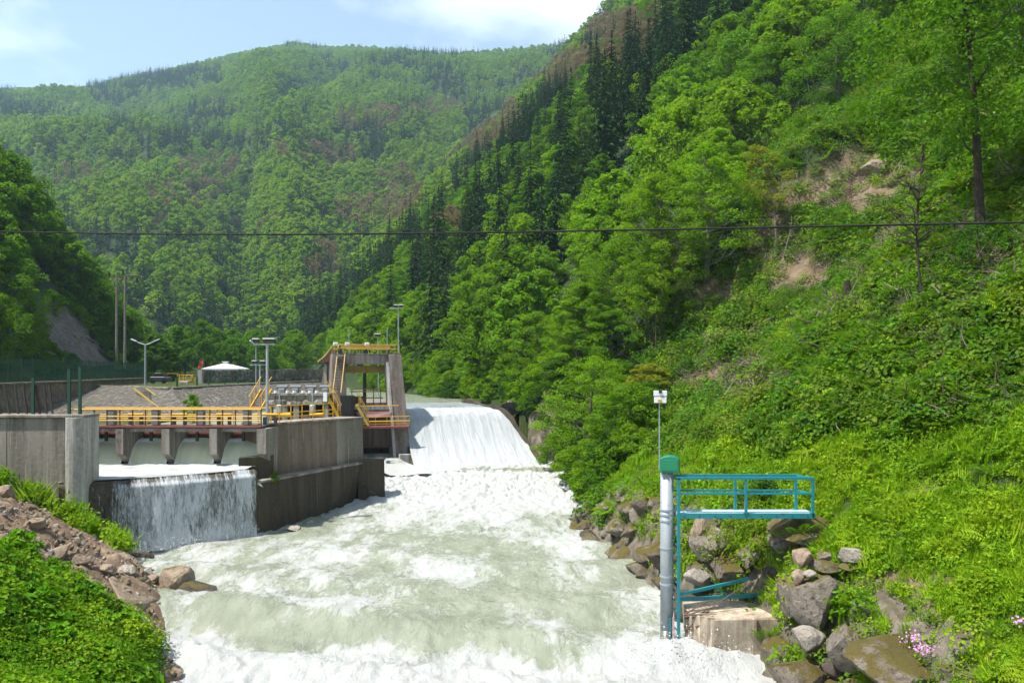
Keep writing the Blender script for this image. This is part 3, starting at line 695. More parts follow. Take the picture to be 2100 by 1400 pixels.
def scatter(name, label, pts, rots, scl, idx, protos):
    """one object that carries a mass of plants: geometry nodes put a plant on every point"""
    me = bpy.data.meshes.new(name); k = len(pts)
    me.vertices.add(k); me.vertices.foreach_set('co', np.asarray(pts, np.float32).ravel())
    a = me.attributes.new('rot', 'FLOAT_VECTOR', 'POINT'); a.data.foreach_set('vector', np.asarray(rots, np.float32).ravel())
    a = me.attributes.new('scl', 'FLOAT', 'POINT'); a.data.foreach_set('value', np.asarray(scl, np.float32))
    a = me.attributes.new('idx', 'INT', 'POINT'); a.data.foreach_set('value', np.asarray(idx, np.int32))
    o = bpy.data.objects.new(name, me); link(o); tag(o, label, None, None, 'stuff')
    ng = bpy.data.node_groups.new(name, 'GeometryNodeTree')
    ng.interface.new_socket('Geometry', in_out='INPUT', socket_type='NodeSocketGeometry'); ng.interface.new_socket('Geometry', in_out='OUTPUT', socket_type='NodeSocketGeometry')
    nn = ng.nodes; gi = nn.new('NodeGroupInput'); go = nn.new('NodeGroupOutput'); ip = nn.new('GeometryNodeInstanceOnPoints'); jo = nn.new('GeometryNodeJoinGeometry')
    lk = ng.links.new
    for pm in protos:
        po = bpy.data.objects.new(name+'_source', pm)
        oi = nn.new('GeometryNodeObjectInfo'); oi.inputs['Object'].default_value = po; oi.inputs['As Instance'].default_value = False
        ti = nn.new('GeometryNodeGeometryToInstance'); lk(oi.outputs['Geometry'], ti.inputs[0]); lk(ti.outputs[0], jo.inputs[0])
    def na(nm, ty):
        q = nn.new('GeometryNodeInputNamedAttribute'); q.data_type = ty; q.inputs['Name'].default_value = nm
        return [s for s in q.outputs if s.enabled and s.name == 'Attribute'][0]
    lk(gi.outputs[0], ip.inputs['Points']); lk(jo.outputs[0], ip.inputs['Instance']); ip.inputs['Pick Instance'].default_value = True
    lk(na('idx', 'INT'), ip.inputs['Instance Index']); lk(na('rot', 'FLOAT_VECTOR'), ip.inputs['Rotation']); lk(na('scl', 'FLOAT'), ip.inputs['Scale'])
    lk(ip.outputs[0], go.inputs[0])
    md = o.modifiers.new('plants', 'NODES'); md.node_group = ng
    return o

# ------------------------------------------------------------------ where the forest trees stand
def proj(X, Y, Z): return CX+F*X/Y, HY-F*(Z-CZ)/Y
r = np.random.default_rng(5)
def jgrid(x0, x1, y0, y1, s):
    gx, gy = np.meshgrid(np.arange(x0, x1, s), np.arange(y0, y1, s))
    return (gx+r.uniform(-.45, .45, gx.shape)*s).ravel(), (gy+r.uniform(-.45, .45, gy.shape)*s).ravel()
def polyd(px, py, pts): return np.abs(sdist(px, py, pts))
CON_BELTS = [([(1560, -60), (1480, 40), (1360, 200), (1250, 330), (1130, 450), (1020, 540), (930, 590)], 92), ([(820, 560), (700, 640), (600, 730)], 48), ([(940, 400), (1040, 330), (1180, 180), (1250, 60)], 34), ([(1180, 40), (1235, -10)], 30), ([(700, 500), (640, 600)], 22)]
BROWN_SP = [(1300, 90, 95, 40), (1190, 165, 110, 34), (985, 270, 95, 62), (810, 420, 62, 66), (735, 455, 50, 34), (660, 560, 40, 40), (930, 520, 34, 34), (870, 330, 70, 34)]
def edge_clear(px): return np.interp(px, [1180, 1260, 1330, 1400, 1450, 1510, 1590, 1690, 1850, 2000, 2150], [905, 850, 775, 700, 590, 505, 270, 205, 130, 70, 10])
KB, KC, KW = [], [], []          # broadleaf, conifer, brown: rows (D, x, y, scale, rot, key)
x, y = jgrid(-190, 330, 38, 560, 5.2)
dR = sdist(x, y, RB); z = ground(x, y); px, py = proj(x, y, z)
ok = (dR > 2.2) & (px > -120) & (px < 2260) & (py > -90) & (y > 44)
ok &= ~((px > 1180) & (py > edge_clear(px)-12) & (y < 110))
ok &= (np.abs(x) < 330) & (dR < 255)
keep = r.random(len(x)) < np.interp(y, [40, 120, 300, 560], [.95, .9, .85, .7])
for i in np.nonzero(ok & keep)[0]:
    pc = max([.74*(1-sst(w*.75, w*1.15, polyd(np.array([px[i]]), np.array([py[i]]), pts))[0]) for pts, w in CON_BELTS]+[.06])
    pw = max([1.0*(((px[i]-a)/c)**2+((py[i]-b)/d)**2 < 1) for a, b, c, d in BROWN_SP]+[0])*.85
    if px[i] > 1330 and y[i] < 140 and pc < .5: pc = 0; pw = 0
    if y[i] < 75: pc *= .3; pw = 0
    q = r.random()
    rz = r.uniform(0, 6.28)
    if q < pw: KW.append((y[i], x[i], y[i], r.uniform(.75, 1.15), rz, 'r'))
    elif r.random() < pc: KC.append((y[i], x[i], y[i], r.uniform(.65, 1.1), rz, 'r'))
    else: KB.append((y[i], x[i], y[i], r.uniform(.7, 1.12)*(1.0 if y[i] > 70 else .85), rz, 'r'))
# the near hill on the left
x, y = jgrid(-190, -36, 46, 260, 4.8)
dH = -sdist(x, y, LH); z = ground(x, y); px, py = proj(x, y, z)
ROCKPX = [(84, 640), (126, 640), (222, 735), (222, 800), (100, 800)]
def inpoly(px, py, pts):
    c = np.zeros(np.shape(px), bool); k = len(pts)
    for i in range(k):
        (ax, ay), (bx, by) = pts[i], pts[(i+1) % k]
        c ^= ((ay > py) != (by > py)) & (px < (bx-ax)*(py-ay)/(by-ay+1e-9)+ax)
    return c
ok = (dH > .5) & ~((px > 48) & (px < 232) & (py > 600) & (y < 116)) & (px > -260) & (px < 330) & (dH < 70) & ~inpoly(px, py, ROCKPX)
for i in np.nonzero(ok)[0]: KB.append((y[i], x[i], y[i], r.uniform(.75, 1.15), r.uniform(0, 6.28), 'l'))
# the valley floor behind the lawn
x, y = jgrid(-75, -8, 128, 330, 7)
z = ground(x, y); dR = sdist(x, y, RB); dH = -sdist(x, y, LH); px, py = proj(x, y, z); dE = sdist(x, y, EMB)
for i in np.nonzero((dR < -1) & (dH < 0) & ((dE < -2) | (y > 200)) & (y > 150))[0]: KB.append((y[i], x[i], y[i], r.uniform(.7, 1.0), r.uniform(0, 6.28), 'f'))
# the far mountain
BROWN_FAR = [(430, 350, 75, 30), (400, 410, 85, 35), (640, 330, 90, 30), (160, 380, 60, 30), (330, 470, 40, 26), (760, 250, 80, 24), (520, 470, 60, 16), (900, 230, 60, 18)]
x, y = jgrid(-1150, 620, 300, 1500, 6.3)
z, _, _, _, uu = terr(x, y, True); dR = sdist(x, y, RB); px, py = proj(x, y, z)
ok = (uu > .01) & (uu < 1.03) & (px > -150) & (px < 1420) & (py > 40)
nzc = fbm(px*.012, py*.03, 131, 3); 
pcf = np.clip(.22+1.5*nzc+.30*sst(330, 180, py)*sst(560, 60, px)+.42*np.exp(-((py-(305-.06*(px-400)))/26.)**2)*sst(900, 700, px)+.25*np.exp(-((py-470)/22.)**2)*sst(420, 330, px), 0, .92)
pcf *= np.where((py > 340) & (py < 440), .35, 1)
for i in np.nonzero(ok)[0]:
    bw = max(((px[i]-a)/c)**2+((py[i]-b)/d)**2 < 1+.5*nzc[i] for a, b, c, d in BROWN_FAR)
    s = r.uniform(.5, 1.05); rz = r.uniform(0, 6.28)
    if bw and r.random() < .62: KW.append((y[i], x[i], y[i], s, rz, 'm'))
    elif r.random() < pcf[i]: KC.append((y[i], x[i], y[i], s*1.2, rz, 'm'))
    else: KB.append((y[i], x[i], y[i], s*1.05, rz, 'm'))
LABELS = {('b', 'r'): ('bright broadleaf tree in the dense wood on the right hillside', 'broadleaf trees on the right hillside'),
          ('b', 'l'): ('deep green broadleaf tree on the near left hill', 'broadleaf trees on the left hill'),
          ('b', 'f'): ('broadleaf tree on the valley floor behind the lawn', 'trees on the valley floor'),
          ('b', 'm'): ('pale green tree low on the far mountain', 'broadleaf trees low on the far mountain'),
          ('c', 'r'): ('dark pointed conifer in the dark belt on the right hillside', 'conifers on the right hillside'),
          ('c', 'm'): ('dark blue-green conifer on the far mountain', 'conifers on the far mountain'),
          ('w', 'r'): ('brownish budding tree without leaves on the right hillside', 'budding trees on the right hillside'),
          ('w', 'm'): ('brown-grey budding tree on the far mountain', 'budding trees on the far mountain')}
def stand(rows, key, name, cat, near_k, mid_k, far_k, nmax, mass, masslabel):
    rows.sort(key=lambda q: q[0])
    vis = []; rest = []
    for q in rows:
        (vis if (len(vis) < nmax and -60 < CX+F*q[1]/q[2] < 2160) else rest).append(q)
    zv = ground(np.array([q[1] for q in vis]), np.array([q[2] for q in vis]))
    for k, (D, x, y, s, rz, zone) in enumerate(vis):
        kd = near_k if D < 78 else mid_k
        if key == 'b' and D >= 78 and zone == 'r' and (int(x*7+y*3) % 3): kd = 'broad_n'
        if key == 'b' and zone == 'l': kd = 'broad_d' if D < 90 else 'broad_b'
        lb, gp = LABELS[(key, zone)]
        pxx = CX+F*x/y; pyy = HY-F*(zv[k]-CZ)/y
        if (key, zone) == ('b', 'r'):
            lb, gp = (('bright broadleaf tree in the wood above the clearing on the right hillside', 'broadleaf trees above the clearing') if pxx > 1400 else ('bright broadleaf tree in the front rows of the wood above the rapids', 'broadleaf trees above the rapids') if y < 105 else ('bright broadleaf tree in the wood below the dark conifer belt', 'broadleaf trees below the conifer belt'))
        if (key, zone) == ('c', 'r'):
            lb, gp = (('dark pointed conifer high in the belt near the top of the picture', 'conifers in the upper belt') if pyy < 230 else ('dark pointed conifer in the middle of the belt on the right hillside', 'conifers in the middle belt') if pxx > 880 else ('dark pointed conifer at the low end of the belt behind the sluice tower', 'conifers in the lower belt'))
        if (key, zone) == ('w', 'r'):
            lb, gp = (('brownish budding tree near the ridge of the right hillside', 'budding trees near the ridge') if pyy < 220 else ('brownish budding tree on the lower left flank of the right hillside', 'budding trees on the lower flank'))
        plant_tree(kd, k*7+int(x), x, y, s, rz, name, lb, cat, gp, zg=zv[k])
    far = [q for q in rest if q[0] > 270]; mid = [q for q in rest if q[0] <= 270]
    P_, R_, S_, I_ = [], [], [], []
    pm = [q[2] for q in ST[mid_k]]; pf = [q[2] for q in ST[far_k]]; allp = pm+pf
    for grp, o0, nn in ((mid, 0, len(pm)), (far, len(pm), len(pf))):
        if not grp: continue
        a = np.array([(q[1], q[2], q[3], q[4]) for q in grp]); zz = ground(a[:, 0], a[:, 1])-.3
        P_.append(np.stack([a[:, 0], a[:, 1], zz], 1)); R_.append(np.stack([0*zz, 0*zz, a[:, 3]], 1)); S_.append(a[:, 2]); I_.append(o0+r.integers(0, nn, len(a)))
    # joined sources come out last first
    I_ = len(allp)-1-np.concatenate(I_)
    scatter(mass, masslabel, np.concatenate(P_), np.concatenate(R_), np.concatenate(S_), I_, allp)
    print(mass, 'single', len(vis), 'mass', len(rest))
stand(KB, 'b', 'broadleaf_tree', 'tree', 'broad_a', 'broad_b', 'broad_c', 300, 'broadleaf_forest', 'green broadleaf forest over the far slopes')
stand(KC, 'c', 'conifer_tree', 'tree', 'con_b', 'con_b', 'con_c', 300, 'conifer_forest', 'dark conifer forest over the far slopes')
stand(KW, 'w', 'budding_tree', 'tree', 'brown_b', 'brown_b', 'brown_c', 300, 'budding_forest', 'brown budding woods over the far slopes')

# ------------------------------------------------------------------ low growth on the banks
def lowmass(name, label, x, y, sc_, kind, mat, nvar=4, tilt=.25, dz=-.04):
    pr = []
    for v in range(nvar):
        Vv_, Ff = clump(200+v+len(kind)*10, kind); pr.append(mesh(name, Vv_, Ff, [M[mat]]))
    k = len(x); z = ground(x, y)+dz
    e = .15; gx = (ground(x+e, y)-ground(x-e, y))/(2*e); gy = (ground(x, y+e)-ground(x, y-e))/(2*e)
    sl_ = np.clip(np.stack([gy, -gx], 1), -.8, .8)*.5
    rots = np.concatenate([sl_+r.normal(size=(k, 2))*tilt, r.uniform(0, 6.28, (k, 1))], 1)
    return scatter(name, label, np.stack([x, y, z], 1), rots, sc_, r.integers(0, nvar, k), pr)
N_ = 62000
tx = r.uniform(.04, .78, N_); y = np.exp(r.uniform(math.log(10.5), math.log(85), N_)); x = tx*y
dR = sdist(x, y, RB); z = ground(x, y); px, py = proj(x, y, z)
ok = (dR > .6) & (py > -80) & (px < 2250) & (py < 1500)
x, y, dR, px, py = x[ok], y[ok], dR[ok], px[ok], py[ok]
so = soil_at(px, py, y)
nzg = fbm(px*.008, py*.012, 141, 3)
inop = (py > edge_clear(px)-60) | (px < 1180)
gr = (py > np.interp(px, [1300, 1400, 1700, 2100], [930, 905, 900, 880])+70*nzg) & (px > 1250)
pk = r.random(len(x))
bare_ = (so > .22) & (r.random(len(x)) < .80)
cl = (dR < 2.0) & (r.random(len(x)) < .62)
gap = (fbm(x*.75, y*.75, 191, 3) < -.22) & (r.random(len(x)) < .75)
gs = ~bare_ & ~cl & ~gap
base_s = (.75+y/55)*r.uniform(.6, 1.35, len(x))*(1+.55*fbm(x*.4, y*.4, 193, 3))
def take(mask): return x[mask], y[mask], base_s[mask]
k_gr = gs & gr & (pk < .58); k_wd = gs & ((gr & (pk >= .58) & (pk < .92)) | (~gr & (pk < .42))); 
k_br = gs & ~gr & (pk >= .42) & (pk < .80); k_fe = gs & ((~gr & (pk >= .80) & (pk < .80+.20*(px > 1600))) | (gr & (pk >= .95) & (px > 1750)))
base_s = np.where(gr, base_s*.8, base_s)
lowmass('grass', 'lush bright grass on the right bank', *take(k_gr), 'grass', 'grass')
lowmass('weeds', 'low leafy weeds over the right hillside', *take(k_wd), 'weed', 'weed')
lowmass('bramble_undergrowth', 'dark bramble undergrowth over the right hillside', *take(k_br), 'bramble', 'bramble')
lowmass('fern_undergrowth', 'feathery ferns over the right hillside', *take(k_fe), 'fern', 'weed')
# dead twigs over the clearing
tz_ = (px > 1330) & (px < 2100) & (py > 300) & (py < 860) & ((so > .1) | (fbm(px*.012, py*.02, 171, 3) > .12)) & (r.random(len(x)) < .13)
def twigs(seed):
    q = np.random.default_rng(seed); sg = []
    for k in range(16):
        a = np.array([q.normal()*.3, q.normal()*.3, q.uniform(0, .15)]); d = unit(q.normal(size=3)*np.array([1, 1, .4])+np.array([0, 0, .35]))*q.uniform(.3, .9); sg.append(([a, a+d*.5+q.normal(size=3)*.04, a+d], [.014, .010, .003]))
    return tubes(sg, 3)
tw_p = [mesh('dead_twigs', *twigs(900+k), [M['twig' if k % 2 else 'deadwood']]) for k in range(4)]
tx_, ty_ = x[tz_], y[tz_]
scatter('dead_twigs', 'grey dead twigs strewn over the cut hillside', np.stack([tx_, ty_, ground(tx_, ty_)+.12], 1), np.stack([r.normal(size=len(tx_))*.3, r.normal(size=len(tx_))*.3, r.uniform(0, 6.28, len(tx_))], 1), r.uniform(.7, 1.6, len(tx_)), r.integers(0, 4, len(tx_)), tw_p)
# left bank
N_ = 26000
tx = r.uniform(-.80, -.30, N_); y = np.exp(r.uniform(math.log(9.5), math.log(37.3), N_)); x = tx*y
dL = -sdist(x, y, LB); z = ground(x, y); px, py = proj(x, y, z); s_ = slip(x, y)
ok = (dL > .25) & (px > -150) & (s_ < .25+.3*r.random(len(x))) & (py > 900) & (py < 1520)
x, y, px, py, dL = x[ok], y[ok], px[ok], py[ok], dL[ok]
lowp = y < np.interp(px, [-150, 0, 150, 300], [27, 27, 26.5, 25.5])
lowp &= ~((px > 300) & (py > 1340))
base_s = (.6+y/40)*r.uniform(.55, 1.6, len(x))*(1+.5*fbm(x*.6, y*.6, 153, 2)); pk = r.random(len(x)); dark = fbm(px*.012, py*.012, 151, 2)
lowmass('broad_leaf_undergrowth', 'broad glossy leaves massed on the near left bank', *take(lowp & (pk < .50) & (dark < .22)), 'broad', 'ivy')
lowmass('leafy_undergrowth', 'small leafy plants massed on the near left bank', *take(lowp & ((pk >= .50) | (dark >= .22))), 'fine', 'weed')
up_ = ~lowp & (py < 1180)
lowmass('bank_grass', 'bright grass and weeds below the concrete wall', *take(up_ & (pk < .6)), 'grass', 'grass')
lowmass('bank_weeds', 'weeds among the grass below the concrete wall', *take(up_ & (pk >= .6)), 'weed', 'weed')
# ------------------------------------------------------------------ left concrete wall with its fence posts
DW = 37.6
def XW(px): return (px-CX)/F*DW
ztop = P(0, 850, DW)[2]
w = thing('retaining_wall', 'streaked concrete retaining wall with pale pilaster at left, green posts on top', 'wall', (XW(90), DW, 0))
for xa_, xb_ in ((-33, -27.2), (-27.18, -23.62), (-23.60, XW(138))): MB().box(xa_, xb_, DW, DW+1.2, -1.5, ztop-.14).build('wall_panel', M['conc_wall'], w, bevel=.02)
for i, (a, b) in enumerate(((-33, -27.6), (-27.58, -24.4), (-24.38, XW(100)), (XW(100)+.02, XW(176)))):
    MB().box(a, b, DW-.14, DW+1.3, ztop-.135, ztop).build('coping', M['conc_wall'], w, bevel=.02)
mb = MB(); c_ = XW(156); k = 10
for zz in (-1.5, ztop-.14): pass
pr = [(XW(138), DW+.02, 0)]+[(c_+math.cos(t)*(XW(176)-XW(138))/2, DW-.02-math.sin(t)*.42, 0) for t in np.linspace(math.pi, 0, k)]+[(XW(176), DW+1.2, 0), (XW(138)+.003, DW+1.2, 0)]
mb.extr(pr, (0, 0, -1.5), (0, 0, ztop-.14)); mb.build('pilaster', M['conc_pale'], w)
for px, y0 in ((142, 757), (164, 752)):
    MB().bar(P(px, 850, DW+.5), P(px, y0, DW+.5), .12).build('fence_post', M['greenpost'], w)
MB().bar(P(68, 850, DW+.5), P(68, 775, DW+.5), .12).build('fence_post', M['greenpost'], w)
for px, qx, y0 in ((20, 8, 786), (38, 30, 786), (55, 47, 787), (82, 73, 789), (96, 90, 788), (108, 101, 787), (2, -8, 788)):
    MB().bar(P(px, 850, DW+.6), P(qx, y0, DW+.6), .075).build('leaning_rod', M['darksteel'], w)
for (a, b) in (((115, 836), (140, 846)), ((8, 842), (38, 838)), ((112, 850), (134, 838))):
    pass
b_ = thing('dead_branch_heap', 'pale dead branches lying on the concrete wall by the green posts', 'branches', P(118, 846, DW+.7))
mb = MB()
for a in range(9):
    p0 = P(112+3*a, 848-(a % 3)*2, DW+.5+.05*a); mb.tube([p0, p0+np.array([rng.uniform(.2, .8), 0, rng.uniform(.05, .4)])], [.025, .008], 5)
mb.build('branch', M['deadwood'], b_)

# stone wall of the intake and the mesh fence that stands on it
A, B_ = np.array([-31.2, 34]), np.array([-47.5, 104])
def WA(t, z): q = A+(B_-A)*t; return np.array([q[0], q[1], z])
nv = np.array([B_[1]-A[1], A[0]-B_[0]]); nv /= np.linalg.norm(nv)
sw = thing('stone_wall', 'long brown stone wall under the green mesh fence at left', 'wall', WA(.5, 5))
V = []; nseg = 60; zz = np.linspace(4.2, 7.62, 9)
gr_ = np.zeros((9, nseg+1, 3))
for j, z_ in enumerate(zz):
    for i in range(nseg+1):
        q = WA(i/nseg, z_); o_ = .06*fbm(np.array([i*.9]), np.array([j*.9]), 5, 3)[0]+.10*(7.6-z_)/3; q[:2] += nv*o_; gr_[j, i] = q
o = bpy.data.objects.new('wall_face', mesh('wall_face', gr_.reshape(-1, 3)-np.array(sw.location), gridF(9, nseg+1), [M['masonry_left']], smooth=True)); link(o, sw)
MB().bar(WA(0, 7.68)-np.append(nv, 0)*.2, WA(1, 7.68)-np.append(nv, 0)*.2, .62, .13).build('coping', M['conc_wall'], sw)
fe = thing('mesh_fence', 'green wire mesh fence on the long stone wall at left', 'fence', WA(.3, 7.7))
nb = 27
for i in range(nb+1):
    t = i/nb; q = WA(t, 7.74)-np.append(nv, 0)*.25
    MB().bar(q, q+np.array([0, 0, 1.95]), .07).build('post', M['greenpost'], fe)
    if i < nb:
        q2 = WA((i+1)/nb, 7.74)-np.append(nv, 0)*.25; mb = MB()
        for h in (.08, .62, 1.2, 1.88): mb.bar(q+np.array([0, 0, h]), q2+np.array([0, 0, h]), .022)
        for k in range(1, 19):
            e = q+(q2-q)*k/19; mb.bar(e+np.array([0, 0, .08]), e+np.array([0, 0, 1.88]), .014)
        mb.build('mesh_panel', M['greenpost'], fe)

# ------------------------------------------------------------------ gates of the intake: piers, ogee sills, lintels, walkway
DG = 44.0
def XG(px, D=DG): return (px-CX)/F*D
wz = P(0, 872, DG)[2]           # walkway level
gw = thing('gated_weir', 'row of four concrete gate bays with piers spilling green water', 'weir', (XG(350), DG, 3))
def pier(x0, x1, mat='conc_pier'):
    prof = [(DG-.55, 4.15), (DG-.55, wz-.16), (DG+4, wz-.16), (DG+4, 2), (DG+.55, 2), (DG+.35, 3.6), (DG-.2, 4.0)]
    MB().extr([(0, a, b) for a, b in prof], (x0, 0, 0), (x1, 0, 0)).build('pier', M[mat], gw)
piers = [(XG(150), XG(168)), (XG(247), XG(262)), (XG(340), XG(356)), (XG(437), XG(452)), (XG(533), XG(552))]
for a, b in piers: pier(a, b)
bays = [(piers[i][1], piers[i+1][0]) for i in range(4)]
M['gatefall'] = mat_water('water_gate_fall', (.46, .49, .31), (.60, .63, .48), (.8, .82, .8), flow=(2.4, .3, 1), scale=1.5, rough=.25, lo=.52, hi=.80, bstr=.3, bd=.06, streak=True)
op = [(DG+3, 4.82), (DG+1.9, 4.84), (DG+1.4, 4.80), (DG+1.0, 4.66), (DG+.7, 4.45), (DG+.45, 4.15), (DG+.2, 3.8), (DG+.02, 3.5), (DG-.1, 3.3)]
oy = np.array([a for a, b in op]); oz = np.array([b for a, b in op])
for i, (a, b) in enumerate(bays):
    MB().box(a, b, DG+.05, DG+2.2, 2.0, 3.2).build('sill', M['conc_wet'], gw)
    MB().box(a, b, DG+.2, DG+.6, wz-.36, wz-.165).build('lintel', M['conc_pale'], gw)
    g_ = MB().box(a+.05, b-.05, DG+1.75, DG+1.9, 4.72, wz-.2).build('gate_leaf', M['conc_dark'], gw)
    mb = MB().bar((a+.05, DG+1.68, 5.12), (b-.05, DG+1.68, 5.12), .1, .12); mb.build('stiffener', M['red'], g_)
    xm = (a+b)/2; MB().bar((xm, DG+.55, 4.75), (xm, DG+.55, wz-.1), .14).build('gate_stem', M['darksteel'], gw)
    u_ = np.linspace(0, 1, 40); sq = np.linspace(0, 1, 46); ar = np.concatenate([[0], np.cumsum(np.hypot(np.diff(oy), np.diff(oz)))]); ar /= ar[-1]
    gy = np.interp(sq, ar, oy); gz = np.interp(sq, ar, oz)
    for _ in range(3): gz[1:-1] = (gz[:-2]+2*gz[1:-1]+gz[2:])/4; gy[1:-1] = (gy[:-2]+2*gy[1:-1]+gy[2:])/4
    X_ = a+(b-a)*u_[None]+0*gy[:, None]; Y_ = gy[:, None]-.03*fbm(X_*3, gz[:, None]*.5, 7+i, 3); Z_ = gz[:, None]+.03*fbm(X_*2, gy[:, None]*2, 17+i, 3)
    e = np.minimum(X_-a, b-X_)
    fo = .42+.16*sst(.25, .0, e)+.40*np.exp(-((gz[:, None]-4.72)/.07)**2)*(np.abs(X_-xm-.1) > .28)*(fbm(X_*1.5, 0*X_, 3+i, 2) > -.35)+.22*sst(3.75, 3.5, gz[:, None])
    sheet('gate_water', 'smooth green water pouring through a gate bay', np.stack([X_, Y_, Z_], -1), fo, M['gatefall'], np.stack([X_+i*7, -gz[:, None]*1.5+gy[:, None]+0*X_, 0*X_], -1))
# walkway across the gates
ww = thing('gate_walkway', 'walkway over the gates with yellow handrails and red edge beam', 'walkway', (XG(350), DG, wz))
xa, xb = XG(150), XG(541)
MB().box(xa, xb, DG-.42, DG+1.3, wz-.14, wz-.02).build('deck', M['conc_dark'], ww)
MB().box(xa, xb, DG-.50, DG-.42, wz-.07, wz+.03).build('edge_beam', M['red'], ww)
npost = 15
for row, (yy, mat) in enumerate(((DG-.46, 'darksteel'), (DG+1.25, 'yellow'))):
    for i in range(npost+1):
        x_ = xa+(xb-xa)*i/npost; MB().bar((x_, yy, wz), (x_, yy, wz+.90), .055).build('post', M[mat], ww)
    for h, t_ in ((.90, .085), (.52, .075), (.30, .075)):
        MB().tube([(xa, yy, wz+h), (xb, yy, wz+h)], t_/2, 6).build('rail', M['yellow'], ww)
for i, px in enumerate((230, 320, 412, 507)):
    h_ = thing('hoist_cabinet', ['grey hoist cabinet on the walkway nearest the pilaster wall', 'grey hoist cabinet on the walkway, second from the pilaster wall', 'grey hoist cabinet on the walkway, in front of the green bush', 'grey hoist cabinet on the walkway nearest the floodlight mast'][i], 'cabinet', (XG(px, DG+.4), DG+.4, wz), 'hoist cabinets on the walkway')
    x_ = XG(px, DG+.4); MB().box(x_-.19, x_+.19, DG+.2, DG+.6, wz, wz+.84).build('housing', M['grey'], h_, bevel=.02)
    MB().box(x_-.21, x_+.21, DG+.18, DG+.62, wz+.842, wz+.88).build('lid', M['white'], h_)
    hw = thing('gate_hoist', ['yellow hoist drum left of the first bay', 'yellow hoist drum in the second bay', 'yellow hoist drum behind the rail, third bay', 'yellow hoist drum in the fourth bay'][i], 'hoist', (x_+1.2, DG+.7, wz), 'hoists on the walkway')
    MB().tube([(x_+.75, DG+.7, wz+.56), (x_+1.6, DG+.7, wz+.56)], .07, 8).build('drum', M['yellow'], hw)
    MB().box(x_+.8, x_+.95, DG+.6, DG+.8, wz, wz+.42).box(x_+1.4, x_+1.55, DG+.6, DG+.8, wz, wz+.42).build('stand', M['darksteel'], hw)

# ------------------------------------------------------------------ curved weir and its curtain of water below the gates
crL, crR = G(170, 987, 3.44)[:2], G(520, 962, 3.44)[:2]
dirw = crR-crL; lw = np.linalg.norm(dirw); dirw /= lw; nw_ = np.array([dirw[1], -dirw[0]])
def CW(s, off, z):
    q = crL+dirw*s+nw_*(off+.55*math.sin(math.pi*np.clip(s/lw, 0, 1))); return np.array([q[0], q[1], z])
ws = thing('drop_weir', 'dark mossy concrete weir with a curtain of water at left', 'weir', CW(lw/2, 0, 0))
ns = 40; profw = [(-.9, 3.35), (-.35, 3.36), (-.12, 3.30), (0, 3.12), (.04, 2.4), (.12, 1.2), (.2, -1.5)]
g_ = np.array([[CW(-1+(lw+1.2)*i/ns, o_, z_) for i in range(ns+1)] for o_, z_ in profw])
o = bpy.data.objects.new('face', mesh('face', g_.reshape(-1, 3)-np.array(ws.location), gridF(*g_.shape[:2]), [M['conc_wet']], smooth=True)); link(o, ws)
# foam in the basin between gates and weir
nb_ = 70
front = np.array([CW(-1+(lw+.55)*i/nb_, -.30, 0)[:2] for i in range(nb_+1)])
back = np.stack([np.linspace(XG(140), XG(531), nb_+1), np.full(nb_+1, DG+.3)], 1)
back[:, 0] = np.maximum(back[:, 0], front[:, 0]-3)
tv = np.linspace(0, 1, 26)[:, None, None]; bx = front[None]*(1-tv)+back[None]*tv
bz = 3.44+.10*tv[..., 0]+.07*fbm(bx[..., 0]*1.6, bx[..., 1]*2.2, 171, 4)*sst(0, .15, tv[..., 0])
M['basinfoam'] = mat_water('water_basin_foam', (.25, .27, .26), (.31, .33, .32), (.37, .385, .385), scale=1.6, lo=.30, hi=.5)
sheet('stilling_water', 'white foaming water between the gates and the weir', np.concatenate([bx, bz[..., None]], -1), .55+.2*fbm(bx[..., 0], bx[..., 1]*2, 7, 2)-.34*sst(.22, .0, tv[..., 0])*np.linspace(1, .4, nb_+1)[None], M['basinfoam'])
# the falling curtain, torn into strands
m, nt = nodemat('water_curtain'); n = N(nt)
fl = n('ShaderNodeAttribute', attribute_name='flow', attribute_type='GEOMETRY').outputs['Vector']; fa = n('ShaderNodeAttribute', attribute_name='foam').outputs['Fac']
a = noise(n, mapv(n, fl, 2.6, .34, 1), 1, 7, .68, .5); b = noise(n, mapv(n, fl, 12, 2.4, 1), 1, 5, .75, .5)
k = math2(n, 'ADD', math2(n, 'ADD', math2(n, 'MULTIPLY', a, .6), math2(n, 'MULTIPLY', b, .4)), math2(n, 'SUBTRACT', fa, .5))
al = ramp(n, k, [(.46, 0), (.60, .92)])
bs = n('ShaderNodeBsdfPrincipled', {'Base Color': ramp(n, b, [(.3, (.34, .38, .41)), (.7, (.58, .61, .63))]), 'Roughness': .45, 'Normal': n('ShaderNodeBump', {'Height': k, 'Strength': .8, 'Distance': .1}).outputs[0]})
tr = n('ShaderNodeBsdfTransparent'); n('ShaderNodeOutputMaterial', {'Surface': n('ShaderNodeMixShader', {0: al, 1: tr.outputs[0], 2: bs.outputs[0]}).outputs[0]})
M['curtain'] = m
